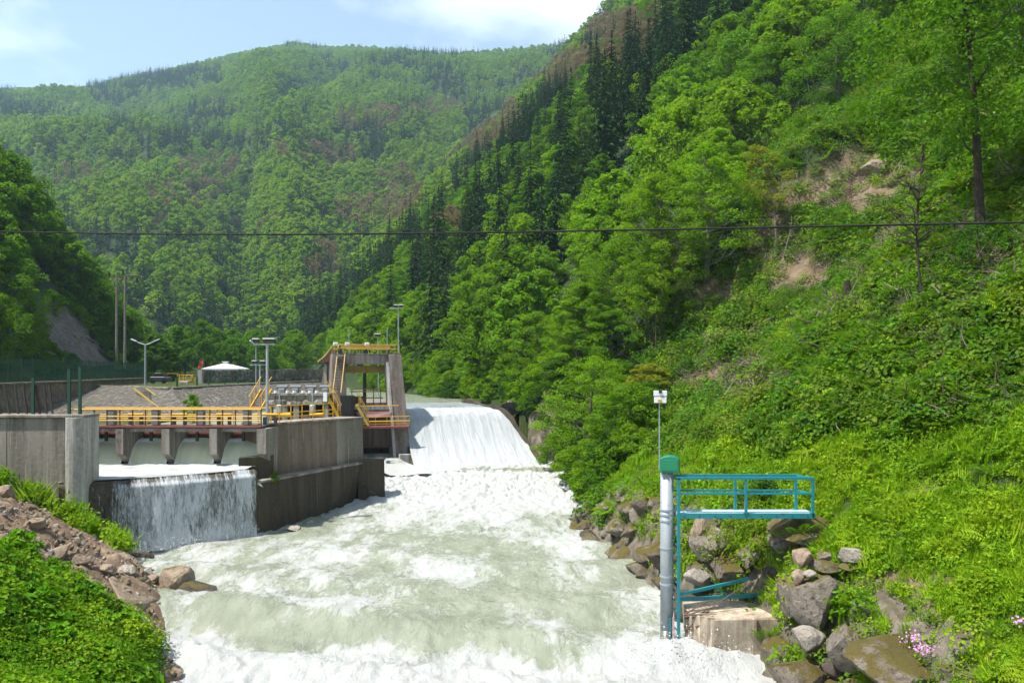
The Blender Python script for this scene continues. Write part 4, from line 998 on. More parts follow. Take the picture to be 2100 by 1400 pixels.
for layer in range(3):
    ns, nz_ = 90, 60
    S_, Q_ = np.meshgrid(np.linspace(-.6, lw+.05, ns), np.linspace(0, 1, nz_))
    z_ = 3.42-Q_**1.05*3.45; z_ = np.where(Q_ < .04, 3.43-Q_*.6, z_)
    off = -.25+.35*sst(0, .12, Q_)+(.14+.10*layer)*Q_**.6+.07*fbm(S_*3.2+layer*9, Q_*1.2, 181+layer, 3)*sst(.03, .2, Q_)
    g_ = np.array([[CW(S_[i, j], off[i, j], z_[i, j]) for j in range(ns)] for i in range(nz_)])
    cov = (.20+.02*layer)*sst(-.1, .42, S_/lw)+.31+.13*fbm(S_*.8, Q_*.8, 185+layer, 3)-.10*sst(.12, 0, Q_)+.10*sst(.7, 1, Q_)*sst(.15, .4, S_/lw)
    sheet('curtain_water', 'curtain of falling white water strands on the dark weir' if layer == 0 else 'strands of falling water in front of the dark weir', g_, cov, M['curtain'], np.stack([S_+layer*13, z_, 0*S_], -1))

# ------------------------------------------------------------------ dividing wall between intake and river
dv = thing('divider_wall', 'tall brown concrete dividing wall with ledge between gates and spillway', 'wall', G(640, 960, 2.78))
UL, UM, UR = np.array([XG(541, 44.6), 44.6]), np.array([XG(690, 50), 50.0]), np.array([XG(746, 53), 53.0])
back = np.array([2.0, 9.0])
def slab(pts, z0, z1, lean, dep, name, mat, bev=0):
    """a wall along plan points, leaning back by lean at the top"""
    for k_, (a, b) in enumerate(zip(pts[:-1], pts[1:])):
        d = (b-a)/np.linalg.norm(b-a); nn = np.array([d[1], -d[0]])
        if k_: a = a+d*.02
        zb0, zb1 = (z0 if np.isscalar(z0) else z0[k_]), (z0 if np.isscalar(z0) else z0[k_+1])
        za, zc = (z1 if np.isscalar(z1) else z1[k_]), (z1 if np.isscalar(z1) else z1[k_+1])
        lo = [np.append(a, zb0), np.append(b, zb1), np.append(b-nn*dep, zb1), np.append(a-nn*dep, zb0)]
        hi = [np.append(a-nn*lean, za), np.append(b-nn*lean, zc), np.append(b-nn*dep, zc), np.append(a-nn*dep, za)]
        MB().hexa(lo, hi).build(name, M[mat], dv, bevel=bev)
slab([UL, UL+(UM-UL)*.36, UL+(UM-UL)*.70, UM], 2.6, [wz-.05, wz-.05+(5.6-wz)*.36, wz-.05+(5.6-wz)*.7, 5.55], .12, 1.6, 'upper_wall', 'conc_div', .025)
slab([UM+(UR-UM)*.006, UR], 2.6, [5.55, 5.5], .08, 1.6, 'upper_wall', 'conc_wall', .025)
slab([UL, UM, UR], [wz-.046, 5.554, 5.504], [wz+.06, 5.66, 5.60], .0, 1.7, 'coping', 'conc_pier')
LL, LM, LR = G(520, 1096, 0)[:2], G(610, 1070, 0)[:2], G(742, 1012, .3)[:2]
zl = 2.76
d1 = (LR-LL)/np.linalg.norm(LR-LL); n1_ = np.array([d1[1], -d1[0]])
tops = [G(525, 987, zl)[:2], G(610, 972, zl)[:2], G(742, 947, zl)[:2]]
for i in range(2):
    lo0, lo1 = ([LL, LM, LR][i], [LL, LM, LR][i+1]); hi0, hi1 = tops[i], tops[i+1]
    if i: lo0 = lo0+d1*.01; hi0 = hi0+d1*.01
    bk = -n1_*3.2
    MB().hexa([np.append(lo0+n1_*.25, -1.5), np.append(lo1+n1_*.25, -1.5), np.append(lo1+bk, -1.5), np.append(lo0+bk, -1.5)], [np.append(hi0, zl-.12), np.append(hi1, zl-.12), np.append(hi1+bk, zl-.12), np.append(hi0+bk, zl-.12)]).build('lower_wall', M['conc_wet'], dv)
    MB().hexa([np.append(hi0+n1_*.05, zl-.118), np.append(hi1+n1_*.05, zl-.118), np.append(hi1+bk, zl-.118), np.append(hi0+bk, zl-.118)], [np.append(hi0+n1_*.05, zl), np.append(hi1+n1_*.05, zl), np.append(hi1+bk, zl), np.append(hi0+bk, zl)]).build('ledge', M['conc_pier'], dv, bevel=.02)
# rib on the lower wall, stub at the weir end, block at the upstream end
mb = MB(); a = LL+(LM-LL)*.72; b = tops[0]+(tops[1]-tops[0])*.60
mb.hexa([np.append(a+n1_*.25, -1), np.append(a+d1*.7+n1_*.5, -1), np.append(a+d1*.7, -1), np.append(a, -1)], [np.append(b+n1_*.04, zl-.3), np.append(b+d1*.45+n1_*.10, zl-.3), np.append(b+d1*.45-n1_*.3, zl-.3), np.append(b-n1_*.3, zl-.3)]); mb.build('rib', M['conc_wet'], dv)
a0, a1 = P(489, 938, 43.2), P(560, 940, 44.3); a1[2] = a0[2]
MB().hexa([(a0[0], a0[1], 2.5), (a1[0], a1[1], 2.5), (a1[0]-.1, a1[1]+.55, 2.5), (a0[0]-.1, a0[1]+.55, 2.5)], [a0, a1, a1+np.array([-.1, .55, 0]), a0+np.array([-.1, .55, 0])]).build('stub_wall', M['conc_wet'], dv, bevel=.03)
q0 = G(735, 946, zl+.02); q1 = P(788, 947, q0[1]+1.4); q1[2] = q0[2]
mb = MB().hexa([(q0[0]-.05, q0[1]-.1, -1), (q1[0]+.10, q1[1]-.1, -1), (q1[0]-.3, q1[1]+1.5, -1), (q0[0]-.4, q0[1]+1.5, -1)], [q0, q1, q1+np.array([-.3, 1.3, 0]), q0+np.array([-.3, 1.3, 0])]); mb.build('end_block', M['conc_wet'], dv, bevel=.04)
# little jet from a drain between wall and block
g_ = []
for t in np.linspace(0, 1, 12): 
    c0 = P(733, 985, 52.6)*(1-t)+P(768, 1013, 51.6)*t; c0[2] += .5*t*(1-t)
    g_.append([c0+np.array([.02+.16*t, -.25-.1*t, 0])*s for s in np.linspace(-1, 1, 5)])
g_ = np.array(g_); sheet('drain_water', 'small jet of pale water from a drain in the wall', g_, np.full(g_.shape[:2], .52), M['river'])
# small gush over the weir end
g_ = np.array([[P(505+20*t+3*s, 988+2*t-4*t*(1-t)+4*s, 42.6) for s in (-1, 0, 1)] for t in np.linspace(0, 1.6, 8)])
sheet('side_gush_water', 'small white gush at the end of the weir', g_, np.full(g_.shape[:2], .9), M['basinfoam'])

# ------------------------------------------------------------------ railing on the dividing wall
rl = thing('divider_railing', 'yellow pipe railing along the top of the dividing wall', 'railing', np.append(UL, 5.7))
def railing(root, pts, h=.95, npost=6, mats=('yellow', 'yellow'), rails=(.95, .55, .3), r_=.028):
    pts = [np.array(p, float) for p in pts]
    for a, b in zip(pts[:-1], pts[1:]):
        k = max(1, int(np.linalg.norm(b-a)/.95))
        for i in range(k+1):
            q = a+(b-a)*i/k; MB().bar(q, q+np.array([0, 0, h]), .05).build('post', M[mats[1]], root)
        for hh in rails: MB().tube([a+np.array([0, 0, hh]), b+np.array([0, 0, hh])], r_, 6).build('rail', M[mats[0]], root)
railing(rl, [np.append(UL+np.array([.1, .3]), 5.70), np.append(UM+np.array([-.3, .4]), 5.66)])
def stair(name, label, a, b, width, steps, rail=True, mat='yellow', tread='rust'):
    a = np.array(a, float); b = np.array(b, float); t_ = thing(name, label, 'stairs', a)
    d = b-a; side = np.array([-d[1], d[0], 0.]); 
    if np.linalg.norm(side) < .2: side = np.array([1., 0, 0])
    side = side/np.linalg.norm(side)*width/2
    for s in (-1, 1): MB().bar(a+side*s, b+side*s, .06, .20).build('stringer', M[mat], t_)
    for k in range(steps):
        q = a+d*(k+.5)/steps; MB().bar(q-side*.94, q+side*.94, .22, .035).build('tread', M[tread], t_)
    if rail:
        up = np.array([0, 0, .9])
        for s in (-1, 1):
            MB().tube([a+side*s+up, b+side*s+up], .028, 6).build('handrail', M[mat], t_)
            for k in range(3): q = a+side*s+d*(k+.3)/3; MB().bar(q, q+up, .045).build('baluster', M[mat], t_)
    return t_

# ------------------------------------------------------------------ hoist house on the dividing wall
DH = 55.0
def XH(px, D=DH): return (px-CX)/F*D
hz = 5.6; rt = P(0, 806, DH)[2]; hb = P(0, 829, DH)[2]
hh = thing('hoist_house', 'open concrete hoist platform on columns behind the dividing wall', 'platform', (XH(610), DH, hz))
for px in (552, 584, 607, 640, 668):
    MB().box(XH(px)-.18, XH(px)+.18, DH, DH+.4, hz-.8, hb).build('column', M['conc_pier'], hh)
MB().box(XH(546), XH(674), DH+.1, DH+2.6, hz-.8, hz-.02).build('base', M['conc_dark'], hh)
MB().box(XH(546), XH(674), DH+2.3, DH+2.6, hz, hb).build('shade_backing', M['black'], hh)  # near-black colour stands in for the shade behind the open bays
for i in range(4):
    x0 = XH(546+32*i); x1 = XH(546+32*(i+1))-.05; MB().box(x0, x1, DH-.06, DH+.1, hb-.02, rt-.15).build('parapet_panel', M['masonry_far'], hh)
MB().box(XH(544), XH(676), DH-.12, DH+2.7, rt-.148, rt).build('roof_slab', M['conc_pier'], hh)
for i, px in enumerate((552, 566, 590, 604, 622, 636, 650)):
    MB().tube([(XH(px), DH-.02, rt+.01), (XH(px), DH-.02, rt+.17)], .13, 8).build('insulator', M['white'], hh)
for i, px in enumerate((572, 600, 632, 662)):
    gm = thing('gear_motor', ['grey gear motor on the hoist platform roof, nearest the floodlight mast', 'grey gear motor on the hoist platform roof, second from the mast', 'grey gear motor on the hoist platform roof, third from the mast', 'grey gear motor on the hoist platform roof, nearest the tower'][i], 'motor', (XH(px), DH+.8, rt), 'gear motors on the roof')
    MB().box(XH(px)-.22, XH(px)+.22, DH+.6, DH+1.0, rt, rt+.32).build('housing', M['grey'], gm, bevel=.04)
    MB().tube([(XH(px)-.38, DH+.8, rt+.42), (XH(px)+.38, DH+.8, rt+.42)], .12, 8).build('motor', M['grey'], gm)
MB().box(XH(664), XH(672), DH-.2, DH-.1, P(0, 823, DH)[2], P(0, 804, DH)[2]).build('sign_board', M['white'], hh)
for i, px in enumerate((573, 641)):
    gh = thing('actuator', ['grey actuator on a yellow stand in front of the hoist platform, beside the mast', 'grey actuator on a yellow stand in front of the hoist platform, beside the stairs'][i], 'actuator', (XH(px, 51), 51.5, 5.6), 'actuators')
    x_ = XH(px, 51.5); z0 = P(0, 853, 51.5)[2]
    MB().box(x_-.16, x_+.16, 51.3, 51.7, z0+.22, z0+.72).build('gearbox', M['galv'], gh, bevel=.04)
    MB().tube([(x_-.15, 51.4, z0+.1), (x_+.75, 51.4, z0+.1)], .12, 8).build('drive_shaft', M['yellow'], gh)
    MB().box(x_-.1, x_+.1, 51.35, 51.6, z0-1.2, z0+.2).build('stand', M['darksteel'], gh)
    MB().tube([(x_, 51.5, z0+.7), (x_, 51.5, z0+1.7)], .04, 6).build('spindle', M['galv'], gh)
stair('yellow_stairs', 'yellow stairs from the hoist platform roof down toward the gate walkway', P(522, 842, 51), P(546, 800, 54), .7, 9)
stair('yellow_stairs', 'yellow stairs from the hoist platform roof down toward the sluice tower', P(698, 858, 55.5), P(672, 806, 55.5), .8, 10)

# ------------------------------------------------------------------ sluice tower
tw = thing('sluice_tower', 'tall concrete sluice tower with two sloping piers beside the spillway', 'tower', T(-2, 2, .8))
zt = 9.95
def tpier(name, mat, u0b, u1b, u0t, u1t, v0b, v0t, v1, z0, z1):
    MB().hexa([T(u0b, v0b, z0), T(u1b, v0b, z0), T(u1b, v1, z0), T(u0b, v1, z0)], [T(u0t, v0t, z1), T(u1t, v0t, z1), T(u1t, v1, z1), T(u0t, v1, z1)]).build(name, M[mat], tw, bevel=.03)
tpier('pier', 'conc_tower', .02, 1.3, -.42, .62, 0, 1.9, 4.6, -.6, zt)
tpier('pier', 'conc_tower', -5.4, -3.42, -4.95, -4.02, .9, 2.2, 4.6, -.6, zt)
# gate slot lining inside the right pier, its sunlit whiteness put into the colour
MB().hexa([T(-.22, .05, .6), T(.016, .05, .6), T(.016, 2.6, .6), T(-.22, 2.6, .6)], [T(-.62, 1.8, zt-.6), T(-.425, 1.8, zt-.6), T(-.425, 3.2, zt-.6), T(-.62, 3.2, zt-.6)]).build('slot_lining', M['conc_pale'], tw)
MB().box(0, .01, 0, .01, 0, .01)
MB().hexa([T(.1, -.35, -.6), T(1.45, -.35, -.6), T(1.45, -.02, -.6), T(.1, -.02, -.6)], [T(.1, -.3, 1.95), T(1.45, -.3, 1.95), T(1.45, .35, 1.95), T(.1, .35, 1.95)]).build('pier_foot', M['conc_pale'], tw, bevel=.03)
MB().hexa([T(-4.0, 2.15, zt-.75), T(-.45, 2.15, zt-.75), T(-.45, 2.6, zt-.75), T(-4.0, 2.6, zt-.75)], [T(-4.0, 2.15, zt-.02), T(-.45, 2.15, zt-.02), T(-.45, 2.6, zt-.02), T(-4.0, 2.6, zt-.02)]).build('front_beam', M['conc_tower'], tw)
MB().hexa([T(-4.0, 4.2, zt-1.5), T(-.45, 4.2, zt-1.5), T(-.45, 4.5, zt-1.5), T(-4.0, 4.5, zt-1.5)], [T(-4.0, 4.2, zt-.9), T(-.45, 4.2, zt-.9), T(-.45, 4.5, zt-.9), T(-4.0, 4.5, zt-.9)]).build('rear_beam', M['yellow_old'], tw)
MB().bar(T(-2.1, 4.35, 5), T(-2.1, 4.35, zt-.9), .25).build('rear_post', M['darksteel'], tw)
MB().hexa([T(-4.9, 2.3, zt+.004), T(.6, 2.0, zt+.004), T(.6, 4.6, zt+.004), T(-4.9, 4.6, zt+.004)], [T(-4.9, 2.3, zt+.1), T(.6, 2.0, zt+.1), T(.6, 4.6, zt+.1), T(-4.9, 4.6, zt+.1)]).build('top_deck', M['conc_tower'], tw)
MB().bar(T(-4.2, 2.4, zt+.62), T(-.2, 2.4, zt+.62), .2, .22).build('crane_beam', M['yellow'], tw)
for u in (-4.2, -2.2, -.25):
    MB().bar(T(u, 2.4, zt+.1), T(u, 2.4, zt+.55), .12).build('crane_leg', M['darksteel'], tw)
for u0, u1, v in ((-4.8, .5, 2.2), (-4.8, .5, 4.5)):
    for k in range(8): u = u0+(u1-u0)*k/7; MB().bar(T(u, v, zt+.1), T(u, v, zt+.85), .04).build('rail_post', M['yellow_old'], tw)
    for h in (.85, .5): MB().tube([T(u0, v, zt+h), T(u1, v, zt+h)], .028, 6).build('rail', M['yellow_old'], tw)
for u in (-4.85, -3.9, -2.3): MB().box(0, 0, 0, 0, 0, 0); MB().hexa([T(u, 2.3, zt+.75), T(u+.35, 2.3, zt+.75), T(u+.35, 2.7, zt+.75), T(u, 2.7, zt+.75)], [T(u, 2.3, zt+1.0), T(u+.35, 2.3, zt+1.0), T(u+.35, 2.7, zt+1.0), T(u, 2.7, zt+1.0)]).build('winch_box', M['white'], tw, bevel=.03)
# lower bridge between the piers
lz = 4.20
MB().hexa([T(-3.6, -.2, lz-.14), T(1.0, -.2, lz-.14), T(1.0, .9, lz-.14), T(-3.6, .9, lz-.14)], [T(-3.6, -.2, lz), T(1.0, -.2, lz), T(1.0, .9, lz), T(-3.6, .9, lz)]).build('bridge_deck', M['red'], tw)
for k in range(6): u = -3.6+4.55*k/5; MB().bar(T(u, -.15, lz), T(u, -.15, lz+.8), .045).build('rail_post', M['yellow_old'], tw)
for h, w_ in ((.78, .03), (.42, .05), (.22, .04)): MB().tube([T(-3.6, -.15, lz+h), T(.98, -.15, lz+h)], w_, 6).build('rail', M['yellow'], tw)
MB().tube([T(-3.5, .6, lz+1.62), T(.2, .6, lz+1.62)], .04, 6).build('rail', M['yellow'], tw)
MB().hexa([T(-3.42, 1.2, .9+1.5), T(-.1, 1.2, .9+1.5), T(-.1, 1.5, .9+1.5), T(-3.42, 1.5, .9+1.5)], [T(-3.42, 1.3, lz+1.3), T(-.1, 1.3, lz+1.3), T(-.1, 1.6, lz+1.3), T(-3.42, 1.6, lz+1.3)]).build('sluice_gate', M['conc_dark'], tw)
MB().bar(T(-3.4, 1.17, 2.5), T(-.12, 1.17, 2.5), .08, .16).build('gate_lip', M['rust'], tw)
for u in (-2.9, -1.8, -.7): MB().bar(T(u, 1.16, 2.6), T(u, 1.2, 3.9), .10, .06).build('gate_rib', M['rust'], tw)
MB().hexa([T(-3.42, 1.7, 5.3), T(-.5, 1.7, 5.3), T(-.5, 4.4, 5.3), T(-3.42, 4.4, 5.3)], [T(-3.42, 1.7, 5.75), T(-.5, 1.7, 5.75), T(-.5, 4.4, 5.75), T(-3.42, 4.4, 5.75)]).build('middle_deck', M['conc_pale'], tw)
mb = MB(); n_ = 12
prf = [T(-3.0, .95, 5.05), T(-2.6, .9, 4.9), T(-1.6, .85, 4.86), T(-.5, .9, 4.95), T(-.3, .95, 5.3), T(-3.2, .95, 5.3)]
mb.extr(prf, (0, 0, 0), tv_*.3); mb.build('gate_hood', M['pinkhull'], tw)
for h in (6.35, 6.9, 7.1):
    MB().tube([T(-3.4, 4.0, h), T(-.6, 4.0, h)], .05, 6).build('rear_rail', M['yellow_old'], tw)
for u in (-3.2, -1.4, -.8): MB().bar(T(u, 4.0, 5.75), T(u, 4.0, 7.1), .06).build('rear_rail_post', M['darksteel'], tw)
MB().hexa([T(-3.3, 3.2, 5.76), T(-2.1, 3.2, 5.76), T(-2.1, 3.9, 5.76), T(-3.3, 3.9, 5.76)], [T(-3.3, 3.2, 6.5), T(-2.1, 3.2, 6.5), T(-2.1, 3.9, 6.5), T(-3.3, 3.9, 6.5)]).build('gearbox', M['rust'], tw)
# side pier with its flared edge and rusty hood
sp_ = [P(668, 742, 70), P(690, 738, 70), P(694, 850, 70), P(640, 850, 70), P(655, 800, 70), P(663, 765, 70)]
MB().extr(sp_, (0, 0, 0), (-.7, 3, 0)).build('side_pier', M['conc_tower'], tw)
MB().bar(P(667, 798, 69.9), P(668, 746, 69.9), .25, .1).build('pier_edge', M['conc_pale'], tw)
MB().extr([P(656, 744, 69.6), P(700, 738, 69.6), P(692, 722, 69.6), P(682, 712, 69.6)], (0, 0, 0), (-.5, 2, 0)).build('hood', M['rust'], tw)
MB().tube([P(652, 742, 69), P(668, 728, 69), P(682, 709, 69)], .06, 6).build('hood_rail', M['yellow_old'], tw)
MB().box(*(XH(700, 63), XH(722, 63), 62.6, 64.0, P(0, 865, 63)[2], P(0, 811, 63)[2])).build('doorway_shade', M['black'], tw)  # solid near-black box; the opening's inner shade is put into its colour
MB().hexa([T(-6.4, -.6, 3), T(-3.62, -.6, 3), T(-3.62, 1.2, 3), T(-6.4, 1.2, 3)], [T(-6.4, -.6, 5.2), T(-3.62, -.6, 5.2), T(-3.62, 1.2, 5.2), T(-6.4, 1.2, 5.2)]).build('abutment', M['conc_wall'], tw, bevel=.03)
stair('tower_stairs', 'steep yellow stairs with rusty treads up the front of the sluice tower', P(691, 806, 63.2), P(702, 708, 66.2), .62, 18, rail=False, mat='yellow_old')
stair('bridge_stairs', 'short yellow stairs down to the bridge at the sluice gate', P(757, 872, 62.4), P(732, 828, 62.4), .6, 8, mat='yellow_old')
# water leaving the sluice
g_ = []
for t in np.linspace(0, 1, 26):
    v = 1.6-6.0*t; z_ = 1.9-.95*t-.5*max(0, t-.75)
    g_.append([T(-3.45+(3.45-1.2*t*0)*s+2.2*t*t, v, z_+.05*math.sin(7*s+9*t)*t) for s in np.linspace(0, 1, 30)])
g_ = np.array(g_); sheet('sluice_water', 'white water rushing out under the sluice gate', g_, .42+.4*np.linspace(0, 1, 26)[:, None]+.15*fbm(g_[..., 0]*1.5, g_[..., 1], 9, 2), M['river'])
# spillway body and right training wall
sb = thing('spillway', 'wide concrete spillway with sloping training wall on the right bank', 'spillway', T(6, 0, 0))
nsl = len(SPV); sel = np.arange(0, nsl, 6)
a0 = np.array([T(SPU[i]-.05, SPV[i], SPZ[i]+.20+.18*math.sin(i*.09)) for i in sel]); a1 = a0+tu_*np.linspace(.5, .35, len(sel))[:, None]; lo_ = a0.copy(); lo_[:, 2] -= 1.6; hi_ = a1.copy(); hi_[:, 2] -= 1.6
g_ = np.stack([lo_, a0, a1, hi_], 0); g_ += .06*rng.normal(size=g_.shape)
o = bpy.data.objects.new('training_wall', mesh('training_wall', g_.reshape(-1, 3)-np.array(sb.location), gridF(4, len(sel)), [M['conc_wet']], smooth=False)); link(o, sb)
MB().extr([T(0, 14, 4.9), T(0, 4.2, 4.9), T(0, 2.3, 3.9), T(0, 0, 2.0), T(0, -2.4, .5), T(0, -2.4, -1.5), T(0, 14, -1.5)], tu_*.9, tu_*9.0).build('weir_body', M['conc_wet'], sb)
MB().extr([T(0, 14, 5.9), T(0, 5, 5.9), T(0, 4.6, -1), T(0, 14, -1)], tu_*-5, tu_*1.25).build('abutment', M['conc_tower'], sb)

# ------------------------------------------------------------------ stone embankment, lawn wall, pavilion
em = thing('stone_embankment', 'sloping grey stone embankment behind the gate walkway', 'embankment', (-29, 74, 5))
tp = [P(170, 806, 84), P(262, 800, 80), P(350, 797.5, 72.5), P(430, 791, 82), P(545, 785, 100), P(655, 781, 125)]
bt = [P(60, 850, 62), P(190, 858, 62), P(400, 872, 60.5), P(505, 862, 66), P(628, 845, 84), P(690, 825, 112)]
for q in tp: q[2] = 7.05
def rs(pts, k):
    pts = np.array(pts); d = np.concatenate([[0], np.cumsum(np.linalg.norm(np.diff(pts, axis=0), axis=1))]); s = np.linspace(0, d[-1], k)
    return np.stack([np.interp(s, d, pts[:, j]) for j in range(3)], 1)
ta, ba = [], []
for i in range(5):
    k = 26; t = np.linspace(0, 1, k, endpoint=(i == 4))[:, None]; ta.append(tp[i]*(1-t)+tp[i+1]*t); ba.append(bt[i]*(1-t)+bt[i+1]*t)
ta = np.concatenate(ta); ba = np.concatenate(ba)
t = np.linspace(0, 1, 26)[:, None, None]; g_ = ta[None]*(1-t)+ba[None]*t
g_[..., 2] += .05*fbm(g_[..., 0]*1.3+g_[..., 1], g_[..., 2]*2, 33, 4); g_[..., 0] += .06*fbm(g_[..., 1]*1.3, g_[..., 2]*2.3, 35, 4)
o = bpy.data.objects.new('stone_face', mesh('stone_face', g_.reshape(-1, 3)-np.array(em.location), gridF(*g_.shape[:2]), [M['masonry']], smooth=True)); link(o, em)
for a, b in zip(tp[:-1], tp[1:]): MB().bar(a+np.array([0, 0, .03]), b+np.array([0, 0, .03]), .5, .16).build('coping', M['conc_pier'], em)
stair('embankment_stairs', 'weathered yellow-edged steps down the stone embankment', P(346, 842, 66), P(287, 797, 74.5), 1.0, 22, rail=False, mat='yellow_old', tread='conc_pier')
for i, px in enumerate((363, 404, 428, 461, 488)):
    D_ = [74.5, 79, 82, 87.5, 92][i]; q = P(px, 790, D_); q[2] = 7.1
    b_ = tag(MB().bar(q, q+np.array([0, 0, 1.05]), .12).build('bollard', M['greenpost']), 'dark green post at the lawn edge above the embankment', 'post', 'posts along the lawn edge')
lw_ = thing('garden_wall', 'pale rubble stone wall on the lawn in front of the white pavilion', 'wall', P(530, 785, 112))
ga, gb = P(415, 786, 104), P(660, 780, 128); g0 = []
for z_ in np.linspace(0, 1, 8):
    row = []
    for t in np.linspace(0, 1, 60):
        q = ga*(1-t)+gb*t; q[2] = 6.9+z_*(1.75+.30*t)+.06*math.sin(t*31); q[1] -= .15*(1-z_)+.08*fbm(np.array([t*40]), np.array([z_*5]), 3, 3)[0]; row.append(q)
    g0.append(row)
g0 = np.array(g0); bk = g0+np.array([.05, .6, 0])
gg = np.concatenate([g0, bk[::-1]], 0)
o = bpy.data.objects.new('rubble_face', mesh('rubble_face', gg.reshape(-1, 3)-np.array(lw_.location), gridF(*gg.shape[:2]), [M['masonry_far']], smooth=True)); link(o, lw_)
MB().box(ga[0]-.5, ga[0]+.1, ga[1]-.3, ga[1]+.6, 6.8, 8.75).build('end_post', M['conc_pale'], lw_)
Dp = 122; pc = P(463, 757, Dp); pv_ = thing('pavilion', 'open pavilion with white pyramid roof behind the rubble wall', 'pavilion', (pc[0], Dp, 7.05))
W_ = 2.75; z0 = P(0, 756, Dp)[2]; z1 = P(0, 746, Dp)[2]; x0 = pc[0]
MB().add([(x0-W_, Dp-W_, z0), (x0+W_, Dp-W_, z0), (x0+W_, Dp+W_, z0), (x0-W_, Dp+W_, z0), (x0-.45, Dp-.45, z1), (x0+.45, Dp-.45, z1), (x0+.45, Dp+.45, z1), (x0-.45, Dp+.45, z1)], [(0, 1, 5, 4), (1, 2, 6, 5), (2, 3, 7, 6), (3, 0, 4, 7), (4, 5, 6, 7), (3, 2, 1, 0)]).build('roof', M['white'], pv_)
MB().box(x0-.32, x0+.32, Dp-.32, Dp+.32, z1, z1+.28).box(x0-.45, x0+.45, Dp-.45, Dp+.45, z1+.281, z1+.36).build('roof_vent', M['white'], pv_)
MB().box(x0-W_+.02, x0+W_-.02, Dp-W_+.02, Dp-W_+.12, z0-.22, z0-.01).build('eaves_board', M['galv'], pv_)
for a in (-1, 1):
    for b in (-1, 1): MB().bar((x0+a*(W_-.3), Dp+b*(W_-.3), 7.0), (x0+a*(W_-.3), Dp+b*(W_-.3), z0), .16).build('post', M['bark'], pv_)
# ------------------------------------------------------------------ masts, lamps, poles, wires
def lamp_head(root, p, q, name='lamp_head', mat='white'):
    MB().bar(p, q, .22, .10).build(name, M[mat], root)
b0 = P(298, 789, 90); b0[2] = 7.05; tz = P(0, 706, 90)[2]; x0, y0 = b0[0], b0[1]
lp = thing('street_lamp', 'grey twin-arm street lamp on the lawn at the end of the fence', 'lamp', b0)
MB().tube([b0, (x0, y0, 9.5), (x0, y0, tz)], [.14, .12, .09], 8).build('pole', M['galv'], lp)
for s in (-1, 1):
    MB().tube([(x0, y0, tz-.05), (x0+s*.55, y0, tz+.12), (x0+s*1.1, y0, tz+.36)], .05, 6).build('arm', M['galv'], lp)
    lamp_head(lp, (x0+s*1.0, y0, tz+.36), (x0+s*1.6, y0, tz+.60))
def flood_mast(label, px, ytop, D, base, heads, cross=True, r_=.09):
    x = (px-CX)/F*D; zt_ = P(0, ytop, D)[2]; t_ = thing('floodlight_mast', label, 'mast', (x, D, base))
    MB().tube([(x, D, base), (x, D, zt_)], [r_, r_*.8], 8).build('pole', M['galv'], t_)
    if cross: MB().bar((x-.75, D, zt_), (x+.45, D, zt_), .07).build('crossbar', M['galv'], t_)
    for dx, dz, w_ in heads:
        h = MB().box(x+dx-w_/2, x+dx+w_/2, D-.15, D+.15, zt_+dz+.08, zt_+dz+.26).build('floodlight', M['darksteel'], t_)
        MB().box(x+dx-w_/2-.02, x+dx+w_/2+.02, D-.18, D+.18, zt_+dz+.262, zt_+dz+.32).build('hood', M['white'], h)
    return t_
flood_mast('grey floodlight mast standing on the walkway end by the dividing wall', 548, 706, 44.9, 5.6, [(.12, .03, .62), (-.62, .02, .3)])
flood_mast('thin grey mast with small floodlights just behind the walkway', 533, 748, 60, 5.0, [(.22, .02, .34), (-.4, .02, .3)], r_=.07)
t_ = thing('single_lamp', 'thin pole with one white lamp head behind the floodlight mast', 'lamp', P(525, 786, 96))
MB().tube([P(525, 788, 96), P(525, 712, 96)], .08, 8).build('pole', M['galv'], t_)
MB().tube([P(525, 713, 96), P(519, 704, 95.5)], .05, 6).build('arm', M['galv'], t_)
MB().bar(P(520, 705, 95.5), P(513, 698, 95.2), .28, .14).build('lamp_head', M['white'], t_)
flood_mast('tall thin mast rising from the right end of the sluice tower top', 817, 632, 70, 10.0, [(-.2, 0, .3), (.25, 0, .3)], r_=.055)
flood_mast('thin mast on the tower top, middle', 794, 672, 69.5, 10.0, [], cross=False, r_=.04)
flood_mast('short thin mast at the left end of the tower top', 716, 678, 69.5, 10.0, [], cross=False, r_=.04)
flood_mast('small floodlight on a short post above the tower crane beam', 775, 689, 69, 10.0, [(0, -.1, .45)], cross=False, r_=.04)
flood_mast('thin pole seen through the tower opening', 776, 741, 95, 5.6, [], cross=False, r_=.06)
# H-frame pole
up = thing('utility_pole', 'twin wooden utility pole with crossarm and insulators at the left hill foot', 'pole', P(248, 752, 108))
for px in (239, 256): MB().tube([P(px, 756, 108), P(px+.5, 566, 108)], [.19, .13], 8).build('pole', M['bark_pale'], up)
MB().bar(P(222, 568, 108), P(284, 566, 108), .18, .18).build('crossarm', M['twig'], up)
MB().bar(P(240, 600, 108), P(270, 568, 108), .09).build('brace', M['twig'], up)
for px, y_ in ((224, 561), (252, 556), (281, 572)): MB().tube([P(px, y_+7, 108), P(px, y_-3, 108)], .13, 6).build('insulator', M['darksteel'], up)
def wire(label, pts, r_, group=None):
    o = MB().tube(pts, r_, 6).build('power_line', M['cable'], None); tag(o, label, 'cable', group); return o
pp = [(-700, 462), (-300, 470), (0, 475), (300, 480), (600, 481), (1000, 477), (1400, 470), (1800, 462), (2100, 456), (2500, 447), (3200, 430)]
wire('thick dark power cable sagging across the whole view', [P(a, b, 1/np.interp(a, [-700, 0, 2100, 3200], [1/28., 1/24., 1/15.5, 1/13.])) for a, b in pp], .023)
